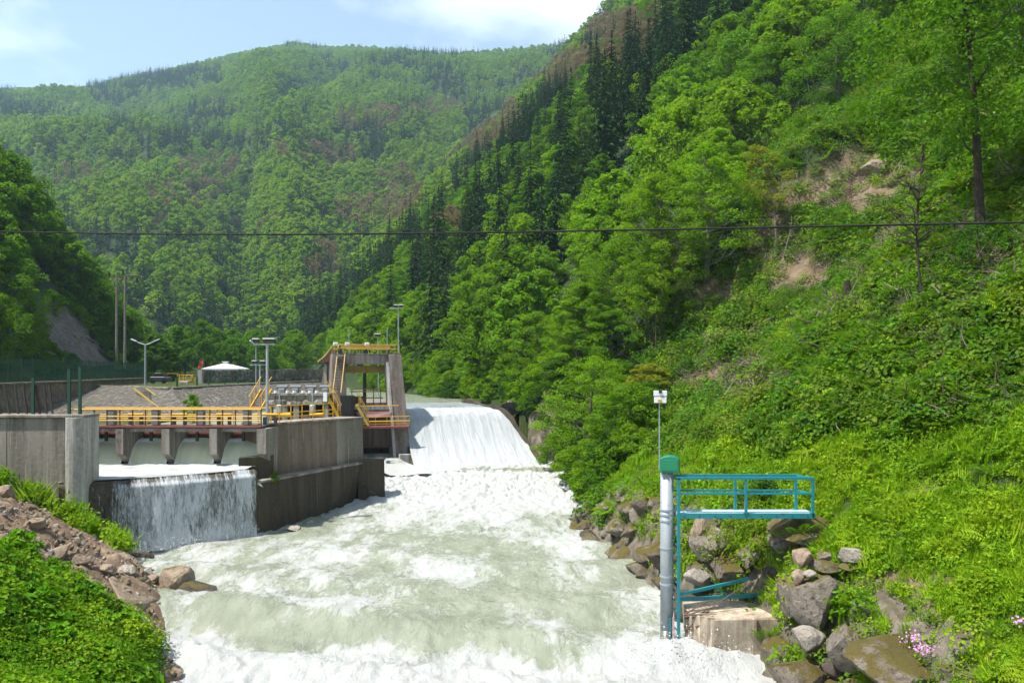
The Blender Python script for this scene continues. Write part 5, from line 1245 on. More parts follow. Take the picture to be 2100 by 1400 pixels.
for k, (a, b, c_, nm) in enumerate(((402, 345, 560, 'highest of three thin wires over the right hillside'), (428, 372, 572, 'middle one of three thin wires over the right hillside'), (470, 400, 590, 'lowest of three thin wires over the right hillside'))):
    e0 = P(2300, b-30, 42); e1 = P(252+k*14, 560, 108)
    wire(nm, [e0*(1-t)+e1*t-np.array([0, 0, (2.2+k*.9)*4*t*(1-t)]) for t in np.linspace(0, 1, 24)], .013, 'thin wires')

# ------------------------------------------------------------------ gauging station on the right bank
DS = 25.0
def XS(px, D=DS): return (px-CX)/F*D
def ZS(py, D=DS): return CZ+(HY-py)/F*D
gs_ = thing('gauge_station', 'grey gauge pipe in the river with green box and mast on top', 'gauge', (XS(1367), DS, 0))
xg = XS(1367.5)
MB().tube([(xg, DS, .62), (xg, DS, ZS(962))], .20, 24).build('pipe', M['galv'], gs_, smooth=True)
MB().tube([(xg, DS, -1.2), (xg, DS, .618)], .203, 24).build('pipe_foot', M['galv_wet'], gs_, smooth=True)
for py in (1044, 1054, 1066, 1122, 1180, 1196):
    MB().tube([(xg, DS, ZS(py)-.025), (xg, DS, ZS(py)+.025)], .222, 24).bar((xg+.15, DS-.05, ZS(py)), (XS(1380), DS-.05, ZS(py)), .05).build('clamp_band', M['galv'], gs_)
# house-shaped box turned a little
bx0, bx1, bz0, bz1 = XS(1356), XS(1391), ZS(966), ZS(938)
ang = math.radians(-14); bxm = (bx0+bx1)/2
def RB_(p): 
    x, y, z = p; x -= bxm; y -= DS
    return (bxm+x*math.cos(ang)-y*math.sin(ang), DS+x*math.sin(ang)+y*math.cos(ang), z)
hw, hd = .29, .30
prf = [(bxm-hw, DS-hd, bz0), (bxm+hw, DS-hd, bz0), (bxm+hw, DS-hd, bz1-.02), (bxm+hw*.55, DS-hd, bz1+.05), (bxm, DS-hd, bz1+.075), (bxm-hw*.55, DS-hd, bz1+.05), (bxm-hw, DS-hd, bz1-.02)]
pr2 = [RB_(q) for q in prf]; d_ = np.array(RB_((bxm, DS+hd, 0)))-np.array(RB_((bxm, DS-hd, 0)))
box_ = MB().extr(pr2, (0, 0, 0), d_).build('instrument_box', M['greenbox'], gs_, bevel=.012)
MB().extr([tuple((np.array(RB_((a, b-.02, c)))) for a, b, c in prf)][0] if False else [RB_((bxm-hw*.80, DS-hd-.012, bz0+.05)), RB_((bxm+hw*.80, DS-hd-.012, bz0+.05)), RB_((bxm+hw*.80, DS-hd-.012, bz1-.04)), RB_((bxm-hw*.80, DS-hd-.012, bz1-.04))], (0, 0, 0), d_/np.linalg.norm(d_)*.01).build('door', M['greenbox'], box_, bevel=.004)
xm_ = XS(1354); MB().tube([(xm_, DS+.15, bz0), (xm_, DS+.15, ZS(812))], .018, 8).build('mast', M['galv'], gs_)
an = MB().box(XS(1342), XS(1369), DS+.08, DS+.14, ZS(812), ZS(801)).build('antenna_panel', M['white'], gs_, bevel=.006)
MB().box(XS(1343), XS(1368), DS+.08, DS+.14, ZS(826), ZS(814)).build('antenna_panel', M['white'], gs_, bevel=.006)
MB().box(XS(1352), XS(1358), DS+.04, DS+.078, ZS(806), ZS(800)).build('sensor', M['darksteel'], an)
MB().box(XS(1350), XS(1358), DS+.06, DS+.078, ZS(824), ZS(819)).build('yellow_label', M['yellow'], an)
# platform
pf = thing('gauging_platform', 'teal steel platform with handrails and ladder beside the gauge pipe', 'platform', (XS(1520), DS, ZS(1050)))
xL, xR = XS(1384), XS(1660); yF, yB = DS-.35, DS+.30; zd = ZS(1049)
MB().box(xL+.02, xR-.02, yF+.04, yB, zd-.06, zd+.02).build('deck', M['teal_deck'], pf)
MB().bar((xL, yF, zd-.06), (xR, yF, zd-.06), .07, .15).build('deck_beam', M['teal'], pf)
MB().bar((xL, yB+.04, zd-.06), (xR, yB+.04, zd-.06), .07, .15).build('deck_beam', M['teal'], pf)
MB().bar((xR, yF-.035, zd-.05), (xR, yB+.075, zd-.05), .07, .13).build('deck_beam', M['teal'], pf)
th_ = ZS(977); tm_ = ZS(1008)
for x_, y_ in ((XS(1523), yF), (xR-.03, yF), (XS(1513), yB), (XS(1639), yB)):
    MB().bar((x_, y_, zd), (x_, y_, th_), .075).build('rail_post', M['teal'], pf)
for z_, w_ in ((th_, .085), (tm_, .06)):
    for y_, xe in ((yF, xR), (yB, XS(1643))): MB().bar((xL, y_, z_), (xe, y_, z_), w_, w_*.9).build('handrail', M['teal'], pf)
MB().bar((xR-.03, yF, th_), (XS(1640), yB, th_), .06).build('handrail', M['teal'], pf)
MB().bar((xR-.03, yF, tm_), (XS(1640), yB, tm_), .045).build('handrail', M['teal'], pf)
for x_, y_ in ((XS(1387), yF), (XS(1379.5), yB)):
    MB().bar((x_, y_, -1.0), (x_, y_, th_), .085, .085).build('frame_post', M['teal'], pf)
for k in range(20):
    z_ = -.2+k*.29; MB().bar((XS(1379.5), yB, z_), (XS(1387), yF, z_), .03).build('rung', M['teal'], pf)
MB().bar((XS(1370), DS-.26, -1), (XS(1370), DS-.26, ZS(1262)), .07, .05).build('frame_foot', M['teal'], pf)
MB().bar((XS(1377), DS-.30, -.8), (XS(1377), DS-.30, ZS(1258)), .06, .02).build('staff_gauge', M['ladder_red'], pf)
lz0 = ZS(1222)
MB().bar((XS(1388), yF, lz0), (XS(1604), yF+1.2, ZS(1233)), .085, .11).build('brace_beam', M['teal'], pf)
MB().bar((XS(1388), yF, ZS(1212)), (XS(1540), yF+.6, ZS(1190)), .075, .09).build('brace_beam', M['teal'], pf)
MB().bar((XS(1463), yF+.3, ZS(1203)), (XS(1508), yF+.55, ZS(1228)), .05).build('brace_strut', M['teal'], pf)
MB().bar((XS(1390), yF, ZS(1306)), (XS(1412), yF, ZS(1305)), .06, .1).build('brace_strut', M['teal'], pf)
for x_, y_ in ((XS(1523), yF), (xR-.03, yF), (XS(1513), yB), (XS(1639), yB)):
    MB().box(x_-.075, x_+.075, y_-.06, y_+.06, zd+.021, zd+.04).build('base_plate', M['teal'], pf)
for k in range(9):
    x_ = xL+.2+(xR-xL-.4)*k/8; MB().tube([(x_, yF-.034, zd-.06), (x_, yF-.06, zd-.06)], .022, 6).build('bolt', M['rust'], pf)
# footing with worn rounded nose
ft = thing('footing_block', 'tan concrete footing block with broken top and rust streak at the water', 'block', (XS(1490), DS-.3, 0))
zt_ = ZS(1262, 24.3); prf = []
for t in np.linspace(0, 1, 9): prf.append((XS(1406)+.75*(1-math.cos(t*math.pi/2))*1.0, 24.9-.8*math.sin(t*math.pi/2)))
prf += [(XS(1572), 24.05), (XS(1580), 24.4), (XS(1578), 26.0), (XS(1412), 25.9)]
n_ = len(prf); mb = MB(); zl_ = [-1.2, .25, .8, zt_-.06, zt_]; ins = [0.15, .12, .02, 0, .03]
cx_, cy_ = np.mean([q[0] for q in prf]), np.mean([q[1] for q in prf])
Vv = []
for z_, k in zip(zl_, ins): Vv += [(q[0]+(cx_-q[0])*k*.3+rng.normal()*.012, q[1]+(cy_-q[1])*k*.5+rng.normal()*.012, z_+(rng.normal()*.025 if z_ > .9 else 0)) for q in prf]
Fc = [tuple(range((len(zl_)-1)*n_, len(zl_)*n_))]+[(j*n_+i, j*n_+(i+1) % n_, (j+1)*n_+(i+1) % n_, (j+1)*n_+i) for j in range(len(zl_)-1) for i in range(n_)]
MB().add(Vv, Fc).build('block', M['conc_foot'], ft)
MB().bar((XS(1534), 24.02, ZS(1272, 24)), (XS(1534), 24.02, ZS(1300, 24)), .05, .03).build('rust_bracket', M['rust'], ft)
bw_ = thing('driftwood', 'brown driftwood branches caught on the footing block and ladder', 'branches', P(1420, 1262, 24.6))
for k in range(16):
    a = P(1398+rng.uniform(0, 30), 1262+rng.uniform(-8, 26), 24.5+rng.uniform(-.2, .3))
    b = a+np.array([rng.uniform(.3, 1.0), rng.uniform(-.1, .4), rng.uniform(-.05, .45)]) if k else P(1532, 1196, 25.2)
    MB().tube([a, (a+b)/2+rng.normal(size=3)*.05, b], [.028, .022, .008], 5).build('branch', M['twig'], bw_)

# ------------------------------------------------------------------ rocks
def gp(px, py, lo=8, hi=400, k_=500):
    """where the sight line of a photo pixel meets the ground"""
    D = np.geomspace(lo, hi, k_); X = (px-CX)/F*D; Z = CZ+(HY-py)/F*D; g = np.maximum(ground(X, D), water_z(D)-.05); k = np.nonzero(g >= Z)[0]
    i = k[0] if len(k) else len(D)-1
    return X[i], D[i]
def rock(name, label, cat, c, size, seed, mat, group=None, flat=.7, rz=None, facet=.35, tilt=0):
    bm = bmesh.new(); bmesh.ops.create_icosphere(bm, subdivisions=4 if max(size) > .5 else 3, radius=1)
    V = np.array([v.co[:] for v in bm.verts]); r_ = np.random.default_rng(seed)
    V = V*(1+.30*n3(V*1.1+seed, seed, 3)[:, None])
    for k in range(22):                     # flat broken faces
        d = unit(r_.normal(size=3)); h = r_.uniform(.36, .80); s = V@d; V = V-np.maximum(s-h, 0)[:, None]*d*(.82+.18*facet)
    V = V*(1+.07*n3(V*4+seed, seed+5, 3)[:, None]+.03*n3(V*11+seed, seed+9, 2)[:, None])
    V = V*np.array(size)/(V.max(0)-V.min(0))
    if tilt: ca, sa = math.cos(tilt), math.sin(tilt); V = np.stack([V[:, 0]*ca-V[:, 2]*sa, V[:, 1], V[:, 0]*sa+V[:, 2]*ca], 1)
    for v, q in zip(bm.verts, V): v.co = q
    me = bpy.data.meshes.new(name); bm.to_mesh(me); bm.free(); me.materials.append(M[mat])
    for p_ in me.polygons: p_.use_smooth = True
    me.set_sharp_from_angle(angle=math.radians(24))
    o = bpy.data.objects.new(name, me); link(o); o.location = Vector(c); o.rotation_euler = (0, 0, r_.uniform(0, 6.28) if rz is None else rz)
    tag(o, label, cat, group); return o
def prock(name, label, px, py, D, w, h, seed, mat, group=None, rz=0, dep=1.0, tilt=0, cat='rock'):
    """a rock given by the pixels it covers and its distance"""
    if D == 0: D = gp(px, py+h*.3)[1]+.1
    return rock(name, label, cat, P(px, py, D), (w/F*D, max(w, h)/F*D*dep, h/F*D), seed, mat, group, rz=rz, tilt=tilt)
R_ = [  # right bank, on and round the gauging station
    ('boulder', 'smooth pale rounded boulder on top of the stacked stones', 1742, 1139, 22.5, 58, 34, 1, 'rock_pale'),
    ('rock', 'grey stone under the pale rounded boulder', 1742, 1162, 22.3, 44, 18, 2, 'rock'),
    ('rock', 'flat mossy stone left of the pale boulder', 1693, 1160, 22.4, 60, 22, 3, 'rock_moss'),
    ('rock', 'brown wedge stone at the left end of the stack', 1645, 1142, 22.6, 42, 36, 4, 'rock_tan'),
    ('rock', 'small grey stone in the top course of the stack', 1690, 1142, 22.6, 28, 22, 5, 'rock'),
    ('rock', 'reddish stone low in the stack', 1637, 1180, 22.2, 30, 32, 6, 'rock_tan'),
    ('rock', 'small pale stone low in the stack', 1660, 1178, 22.0, 28, 16, 7, 'rock_pale'),
    ('rock', 'small mossy stone low in the stack', 1690, 1186, 22.0, 26, 12, 8, 'rock_moss'),
    ('boulder', 'tall smooth grey rock slab behind the end of the teal brace', 1622, 1240, 23.0, 46, 92, 9, 'rock'),
    ('boulder', 'tall rough grey rock right of the teal brace', 1672, 1250, 22.0, 92, 118, 10, 'rock'),
    ('boulder', 'broad rough grey rock below the stacked stones', 1718, 1215, 22.2, 84, 62, 11, 'rock'),
    ('boulder', 'pale lichen-spotted rock low on the right bank', 1665, 1310, 21.2, 66, 62, 12, 'rock_pale'),
    ('boulder', 'large pale rock with mossy crown near the bottom edge', 1745, 1330, 20.0, 96, 100, 13, 'rock'),
    ('boulder', 'broad dark mossy rock along the bottom edge at right', 1850, 1370, 18.6, 190, 105, 14, 'rock_moss'),
    ('boulder', 'brown mossy rock at the bottom edge beside the footing', 1640, 1385, 20.6, 120, 80, 15, 'rock_moss'),
    ('boulder', 'dark mossy rock near the bottom right corner', 1985, 1385, 17.6, 130, 60, 16, 'rock_moss'),
    ('rock', 'white stone in the grass above the mossy block', 1745, 1085, 0, 34, 14, 17, 'rock_pale'),
    ('rock', 'pale stone in the bare patch on the grass slope', 1918, 1013, 0, 34, 12, 18, 'rock_pale'),
    ('boulder', 'weathered block with orange moss under the platform end', 1640, 1088, 25.6, 130, 62, 19, 'rock_moss'),
    ('boulder', 'squared grey rock pillar under the platform', 1605, 1110, 25.9, 74, 100, 20, 'rock'),
    ('boulder', 'reddish leaning rock under the platform', 1440, 1085, 29, 50, 70, 21, 'rock_tan'),
    ('boulder', 'grey mossy rock under the middle of the platform', 1455, 1115, 28.5, 80, 74, 22, 'rock'),
    ('boulder', 'pale broken rock behind the ladder foot', 1437, 1185, 28.0, 56, 44, 23, 'rock_pale'),
    ('boulder', 'dark rock below the ferns behind the brace', 1520, 1170, 27.6, 120, 80, 24, 'rock_moss'),
    ('boulder', 'dark rock at the water behind the footing', 1500, 1240, 27.4, 150, 44, 25, 'rock_wet'),
    ('boulder', 'dark rock at the water right of the footing', 1600, 1340, 23.3, 60, 90, 26, 'rock_moss'),
    ('boulder', 'wet dark pointed rock jutting into the river', 1210, 1071, 44.3, 54, 34, 27, 'rock_wet'),
    ('boulder', 'brown rounded rock beside the wet pointed rock', 1244, 1076, 43.0, 44, 34, 28, 'rock_moss'),
    ('rock', 'low pink-brown stone at the waterline', 1232, 1092, 42.4, 34, 14, 29, 'rock_tan'),
    ('boulder', 'mossy rock ledge above the waterline rocks', 1290, 1070, 42.0, 76, 40, 30, 'rock_moss'),
    ('boulder', 'rough grey rock where the bank turns', 1258, 1112, 40.5, 60, 46, 31, 'rock'),
    ('boulder', 'brown rough rock along the waterline', 1290, 1138, 37.5, 80, 50, 32, 'rock_moss'),
    ('boulder', 'dark rough rock along the waterline left of the gauge pipe', 1338, 1168, 34.5, 80, 72, 33, 'rock_moss'),
    ('boulder', 'rough rock right behind the gauge pipe', 1395, 1180, 32.0, 70, 80, 34, 'rock_moss'),
    ('boulder', 'wet grey rock under the leaning branches upstream', 1195, 1000, 56.5, 70, 44, 35, 'rock'),
    ('boulder', 'dark wet rock at the rapids edge', 1215, 1030, 52.5, 34, 24, 36, 'rock_wet'),
    ('boulder', 'dark rock at the foot of the training wall', 1165, 945, 63.5, 50, 30, 37, 'rock_wet'),
    ('boulder', 'grey cliff rock beside the spillway', 1140, 900, 67.5, 60, 64, 38, 'rock_moss'),
    ('boulder', 'grey boulder above the spillway crest', 1050, 832, 74, 56, 40, 39, 'rock'),
    ('boulder', 'reddish scarred rock face on the hillside under the ivy', 1800, 345, 0, 74, 50, 40, 'rock_tan'),
    ('boulder', 'white outcrop beside the big trunk on the hillside', 2028, 255, 0, 36, 46, 41, 'rock_pale'),
    # left bank
    ('boulder', 'big rounded tan boulder at the left waterline', 364, 1191, 0, 74, 50, 51, 'rock_tan'),
    ('boulder', 'flat wet brown rock in the water beside the tan boulder', 400, 1206, 0, 84, 26, 52, 'rock_wet'),
    ('boulder', 'dark wet round rock below the curtain of water', 329, 1130, 39.6, 50, 26, 53, 'rock_wet'),
    ('rock', 'brown flat stone below the curtain of water', 280, 1142, 0, 56, 14, 54, 'rock_wet'),
    ('boulder', 'pale round boulder at the left frame edge on the bank', 8, 1010, 0, 44, 36, 55, 'rock_tan'),
    ('boulder', 'brown block stone at the lower left waterline', 318, 1308, 0, 40, 46, 56, 'rock_tan'),
    ('rock', 'pale stone under the leaves at the lower left waterline', 280, 1275, 0, 36, 22, 57, 'rock_pale'),
    ('boulder', 'grey stone at the bottom left waterline', 335, 1385, 0, 60, 40, 58, 'rock_tan'),
    ('rock', 'small pale rocks edge stone beside the dark wall end', 600, 1084, 43.8, 34, 12, 59, 'rock_pale'),
    ('boulder', 'angular pale stone above the broken slab', 215, 1165, 0, 40, 24, 60, 'rock_tan'),
]
for nm, lb, px, py, D, w_, h_, sd, mt in R_: prock(nm, lb, px, py, D, w_, h_, sd, mt, rz=0)
for k, (px, py, w_, h_, mt, lb) in enumerate(((262, 1170, 40, 26, 'rock_pale', 'angular pale stone at the upper edge of the broken slab'), (300, 1172, 34, 22, 'rock_pale', 'pale stone left of the tan boulder'), (318, 1188, 40, 24, 'rock_tan', 'tan stone touching the tan boulder'), (288, 1190, 30, 20, 'rock', 'grey stone above the middle of the broken slab'), (250, 1145, 36, 22, 'rock_tan', 'tan stone near the foot of the curtain of water'),
        (200, 1225, 44, 30, 'rock_tan', 'tan block left of the broken slab'), (236, 1262, 34, 24, 'rock_pale', 'pale stone below the broken slab'), (262, 1268, 30, 20, 'rock', 'grey stone under the tip of the broken slab'), (120, 1130, 50, 30, 'rock_tan', 'tan lump in the middle of the bare bank'), (165, 1150, 40, 26, 'rock_tan', 'earthy lump lower on the bare bank'), (70, 1075, 44, 26, 'rock_tan', 'earthy lump high on the bare bank'))):
    prock('rubble_stone', lb, px, py, 0, w_, h_, 330+k, mt)
# broken slab
sl_ = thing('broken_slab', 'big tilted broken slab lying at the left waterline', 'rock', P(265, 1200, 30.5))
q = [P(a, b, gp(a, b)[1]-.25)+np.array([0, 0, .12]) for a, b in ((222, 1190), (262, 1160), (332, 1232), (300, 1246), (250, 1242))]
mb = MB(); mb.add([a+np.array([0, 0, 0]) for a in q]+[a-np.array([-.1, .1, .55]) for a in q], [tuple(range(5)), tuple(range(5, 10))[::-1]]+[(i, (i+1) % 5, 5+(i+1) % 5, 5+i) for i in range(5)])
o = mb.build('slab', M['rock_tan'], sl_, bevel=.05)
# loose stones of the slip
for k in range(46):
    px = rng.uniform(225, 345); py = rng.uniform(1130, 1215) if k < 34 else rng.uniform(1240, 1300)
    if k >= 34: px = rng.uniform(225, 300)
    D = gp(px, py+4)[1]
    prock('loose_stone', 'small pale stone in the rubble at the left waterline', px, py+4, D, rng.uniform(9, 26), rng.uniform(7, 16), 300+k, ['rock_pale', 'rock_tan', 'rock'][k % 3], 'rubble stones on the left bank')
for k in range(22):
    px = rng.uniform(300, 375); py = np.interp(px, [300, 375], [1250, 1398])+rng.uniform(-25, 25)
    prock('shore_stone', 'small brown stone along the lower left waterline', px-10, py, min(gp(px-10, py)[1], CZ*F/(py-HY)*.98), rng.uniform(8, 20), rng.uniform(6, 12), 400+k, ['rock_tan', 'rock_wet', 'rock'][k % 3], 'stones along the lower left waterline')
# bank rocks between the named ones
for k in range(110):
    y_ = rng.uniform(14, 60); x_ = float(np.interp(y_, [b for a, b in RB[:14]], [a for a, b in RB[:14]]))+rng.uniform(-.1, 1.5); s = rng.uniform(.35, 1.1)*(1.35 if y_ > 27 else 1)
    z_ = float(ground(np.array([x_]), np.array([y_]))[0])
    rock('bank_rock', 'rough mossy rock in the foot of the right bank', 'rock', (x_, y_, z_+.1), (s*1.3, s, s*.8), 500+k, ['rock_moss', 'rock', 'rock_moss', 'rock_wet'][k % 4], 'rocks in the foot of the right bank')
qx = rng.uniform(-.78, -.36, 9000); qy = np.exp(rng.uniform(math.log(18), math.log(37), 9000)); X_ = qx*qy
kk = (slip(X_, qy) > .6) & (-sdist(X_, qy, LB) > -.1) & (rng.random(9000) < .5); X_, qy = X_[kk], qy[kk]
def pebble(seed):
    bm = bmesh.new(); bmesh.ops.create_icosphere(bm, subdivisions=2, radius=.5); V = np.array([v.co[:] for v in bm.verts]); r_ = np.random.default_rng(seed)
    for k in range(9): d = unit(r_.normal(size=3)); V = V-np.maximum(V@d-r_.uniform(.22, .42), 0)[:, None]*d
    for v, q in zip(bm.verts, V*np.array([1.2, .9, .7])): v.co = q
    me = bpy.data.meshes.new('pebble'); bm.to_mesh(me); bm.free(); me.materials.append(M[['rock_tan', 'rock_clod', 'rock_pale', 'rock_clod'][seed % 4]]); return me
M['rock_clod'] = mat_rock('earth_clod', (.17, .130, .092), (.27, .215, .16), (.09, .062, .044), mossamt=0)
scatter('slip_rubble', 'clods and small stones strewn over the bare left bank', np.stack([X_, qy, ground(X_, qy)+.02], 1), rng.uniform(0, 6.28, (len(X_), 3)), .07+.32*rng.random(len(X_))**3.5, rng.integers(0, 4, len(X_)), [pebble(k) for k in range(4)])
# inclined rock face on the left hill
nr_, nc_ = 24, 28
g_ = np.zeros((nr_, nc_, 3)); tl, trr, brr, bl = P(72, 612, 96), P(140, 622, 100), P(262, 748, 101), P(95, 765, 88)
cor = [(72, 612), (136, 622), (243, 748), (98, 760)]
for i in range(nr_):
    for j in range(nc_):
        a, b = i/(nr_-1), j/(nc_-1); a = min(1, a); tl, trr, brr, bl = [np.array(q, float) for q in cor]
        q = (tl*(1-b)+trr*b)*(1-a)+(bl*(1-b)+brr*b)*a; D_ = gp(q[0], q[1], 60, 200, 90)[1]; g_[i, j] = P(q[0], q[1], min(D_, 112)-1.6)
bedd = rid((g_[..., 0]+g_[..., 2])*.35, (g_[..., 0]-g_[..., 2])*.06, 7, 3)-.5
for _ in range(3): g_[1:-1, 1:-1] = (g_[:-2, 1:-1]+g_[2:, 1:-1]+g_[1:-1, :-2]+g_[1:-1, 2:])/4
g_[..., 1] -= 4.0*bedd+2.2*fbm(g_[..., 0]*.45, g_[..., 2]*.45, 9, 4)+.2
o = bpy.data.objects.new('rock_outcrop', mesh('rock_outcrop', g_.reshape(-1, 3), gridF(nr_, nc_), [M['rock_slab']], smooth=False)); link(o); tag(o, 'bare purple-grey tilted rock face at the foot of the left hill', 'rock face')

# ------------------------------------------------------------------ lone trees, shrubs, dead wood
def lone(name, label, gen, tm, lm, px, py, cat='tree', rz=0, D=None):
    x, y = gp(px, py) if D is None else ((px-CX)/F*D, D)
    TV, TF = gen[0], gen[1]; e = thing(name, label, cat, (x, y, float(ground(np.array([x]), np.array([y]))[0])-.15), None, rz)
    c = bpy.data.objects.new('trunk', mesh(name+'_trunk', TV, TF, [M[tm]], smooth=True)); link(c, e)
    if len(gen) > 2: c = bpy.data.objects.new('crown', mesh(name+'_crown', gen[2], gen[3], [M[lm]])); link(c, e)
    return e
lone('broadleaf_tree', 'tall airy tree with dark leaning trunk at the right edge', broadleaf(601, 12.5, 4.2, 100, 10500, .21, base=.30, flat=.6, spread=.26, up=.4, lean=(-.17, .02), every=4, tr0=.014), 'bark_dark', 'leaf', 2038, 492)
lone('broadleaf_tree', 'leafy tree at the top right corner', broadleaf(602, 9, 4.2, 50, 10000, .19, base=.15, flat=.5, spread=.3), 'bark_dark', 'leaf_dark', 2085, 120)
lone('broadleaf_tree', 'slender pale-trunked tree with yellowish top in the clearing', broadleaf(603, 9.5, 1.9, 26, 3000, .2, base=.42, spread=.40, lean=(-.16, 0), tr0=.009), 'bark_pale', 'yellowgreen', 1590, 535)
lone('broadleaf_tree', 'pale thin birch-like tree high in the clearing', broadleaf(604, 7.5, 1.7, 22, 2200, .2, base=.35, spread=.36, lean=(-.05, 0), tr0=.009), 'bark_pale', 'leaf_near', 1783, 142)
lone('dead_tree', 'small white dead tree high in the clearing', bare(605, 5, 1.8, 14), 'bark_pale', None, 1655, 196)
lone('dead_tree', 'leafless dark tree in the middle of the right slope', bare(606, 7, 2.6, 30, lean=(-.05, 0), r0=.008), 'bark_dark', None, 1898, 662)
lone('dead_tree', 'leaning dead stem at the clearing edge above the antenna', bare(607, 5.5, 1.2, 8, lean=(-.12, 0)), 'bark_dark', None, 1352, 748)
lone('dead_tree', 'forked pale dead trunk below the power cable', bare(608, 3.6, 1.0, 8, lean=(.1, 0)), 'bark_pale', None, 1612, 534)
lone('dead_tree', 'short pale broken trunk below the power cable', bare(609, 2.6, .7, 4), 'bark_pale', None, 1490, 530)
lone('broadleaf_tree', 'bright tree with several thin trunks at the clearing edge', broadleaf(610, 12, 4.6, 64, 11000, .23, base=.16, flat=.5, spread=.26), 'bark_pale', 'leaf_near', 1446, 580)
lone('broadleaf_tree', 'bright tree beside the many-trunked tree, over the wood edge', broadleaf(611, 12, 4.2, 58, 11000, .23, base=.14, flat=.5, spread=.28), 'bark', 'leaf_near', 1355, 640)
lone('broadleaf_tree', 'deep green tree on the upper clearing edge', broadleaf(612, 10, 4.5, 54, 10000, .22, base=.1, flat=.5, spread=.3), 'bark', 'leaf', 1580, 270)
lone('broadleaf_tree', 'deep green tree leaning over the clearing top', broadleaf(613, 9.5, 4.4, 54, 10000, .22, base=.1, flat=.5, spread=.3), 'bark', 'leaf', 1725, 205)
for i, (px, py, H, R, mt, lb) in enumerate(((1215, 930, 7.5, 4.0, 'leaf_near', 'big bright bushy tree overhanging the right bank'), (1290, 960, 5.5, 3.0, 'leaf', 'leafy shrub between the bushy tree and the gauge mast'), (1150, 900, 6.5, 3.2, 'leaf_dark', 'dark leafy shrub beside the spillway wall'),
        (1100, 800, 7.5, 3.4, 'leaf_near', 'bright young tree above the training wall'), (1180, 790, 7, 3.0, 'leaf_near', 'bright young tree behind the bushy bank tree'), (1260, 800, 6, 2.8, 'leaf', 'leafy shrub at the lower wood edge'), (1330, 850, 4.0, 2.2, 'yellowgreen', 'yellowish shrub above the antenna'), (1190, 985, 2.6, 2.0, 'leaf_near', 'low bright branches hanging over the rapids'))):
    lone('shrub', lb, broadleaf(620+i, H, R, 46, 9000, .17, base=.03, flat=.42, spread=.3), 'bark', mt, px, py, 'shrub')
for i, (px, py, s, mt, lb) in enumerate(((1545, 1150, 1.9, 'weed', 'green leafy bush hanging on the rocks under the platform'), (1570, 1050, 1.2, 'bramble', 'small bush behind the platform railing'), (1410, 1120, 1.3, 'weed', 'fresh green tuft behind the frame post'), (1700, 480, 2.0, 'bramble', 'bramble bush under the power cable'), (1745, 300, 2.4, 'bramble', 'dark ivy bush hanging over the red rock'),
        (1560, 430, 1.6, 'weed', 'round bush on the clearing beside the slender tree'), (2000, 560, 2.0, 'bramble', 'bush on the right slope near the frame edge'), (1880, 640, 1.8, 'weed', 'bush right of the stump'), (1460, 640, 1.7, 'bramble', 'bush beside the bare earth scar'), (1620, 640, 2.0, 'bramble', 'dark bush above the path cut'), (1980, 330, 2.2, 'leaf_dark', 'dark bush behind the big trunk'), (1640, 700, 1.7, 'weed', 'bush at the end of the path cut'))):
    lone('bush', lb, broadleaf(640+i, s, s*.75, 22, 1900, .11, base=.02, flat=.7, spread=.38), 'bark_dark', mt, px, py, 'bush')
for i, (px, py, s, mt, lb) in enumerate(((40, 1150, 1.1, 'ivy', 'broad-leaved bush at the top of the near left mound, by the frame edge'), (110, 1215, 1.2, 'weed', 'bush on the crest of the near left mound'), (170, 1275, 1.3, 'ivy', 'dark leafy bush in the middle of the left mound'), (225, 1300, 1.2, 'bramble', 'feathery dark bush near the end of the left mound'), (270, 1345, 1.1, 'weed', 'bush at the waterside end of the left mound'),
        (60, 1270, 1.1, 'ivy', 'glossy broad-leaved bush low on the left mound'), (120, 1350, 1.0, 'ivy', 'broad-leaved bush at the bottom edge, left'), (215, 1390, 1.0, 'weed', 'bush at the bottom edge beside the waterside stones'))):
    lone('mound_bush', lb, broadleaf(740+i, s, s*.62, 26, 1500, .12 if mt != 'ivy' else .17, base=.02, flat=.7, spread=.38), 'bark_dark', mt, px, py, 'bush')
for i, (px, py, D, s, lb) in enumerate(((395, 870, 58, 3.1, 'bright green bush growing behind the walkway'), )):
    e = lone('bush', lb, broadleaf(660, 2.1, .85, 24, 2200, .13, base=.02, flat=.8, spread=.36), 'bark', 'leaf_near', px, py, 'bush', D=D); e.location.z = 4.9
for i, (c_, s, lb) in enumerate(((P(563, 978, 44.0), .62, 'small plant on the ledge at the foot of the dividing wall'), (P(610, 1022, 46.2), .95, 'green plant growing out of the lower wall crack'))):
    e = lone('wall_plant', lb, broadleaf(670+i, s, s*.42, 14, 700, .08, base=.02, flat=.9, spread=.4), 'bark', 'leaf_near', 600, 900, 'plant', D=45); e.location = Vector(c_)-Vector((0, 0, .3))
for i, (px, D, H, R, mt, lb) in enumerate(((418, 150, 11, 3.4, 'leaf', 'round-crowned tree on the lawn left of the pavilion'), (320, 118, 7.5, 2.6, 'leaf_dark', 'dark tree behind the twin street lamp'), (290, 122, 7, 2.6, 'leaf_dark', 'dark shrubby tree at the fence end'), (345, 124, 5.5, 1.9, 'leaf_dark', 'small dark tree right of the street lamp'))):
    lone('lawn_tree', lb, broadleaf(680+i, H, R, 44, 6000, .3, base=.28 if i == 0 else .06, flat=.6, spread=.3), 'bark_dark', mt, px, 790, 'tree', D=D)
SH = [mesh('bank_shrub_crown', *broadleaf(690+i, 3.2, 1.7, 34, 3600, .17, base=.02, flat=.55, spread=.34, up=.5)[2:], [M[q]]) for i, q in enumerate(('leaf_near', 'leaf', 'leaf_dark', 'leaf_near'))]
SHK = 0
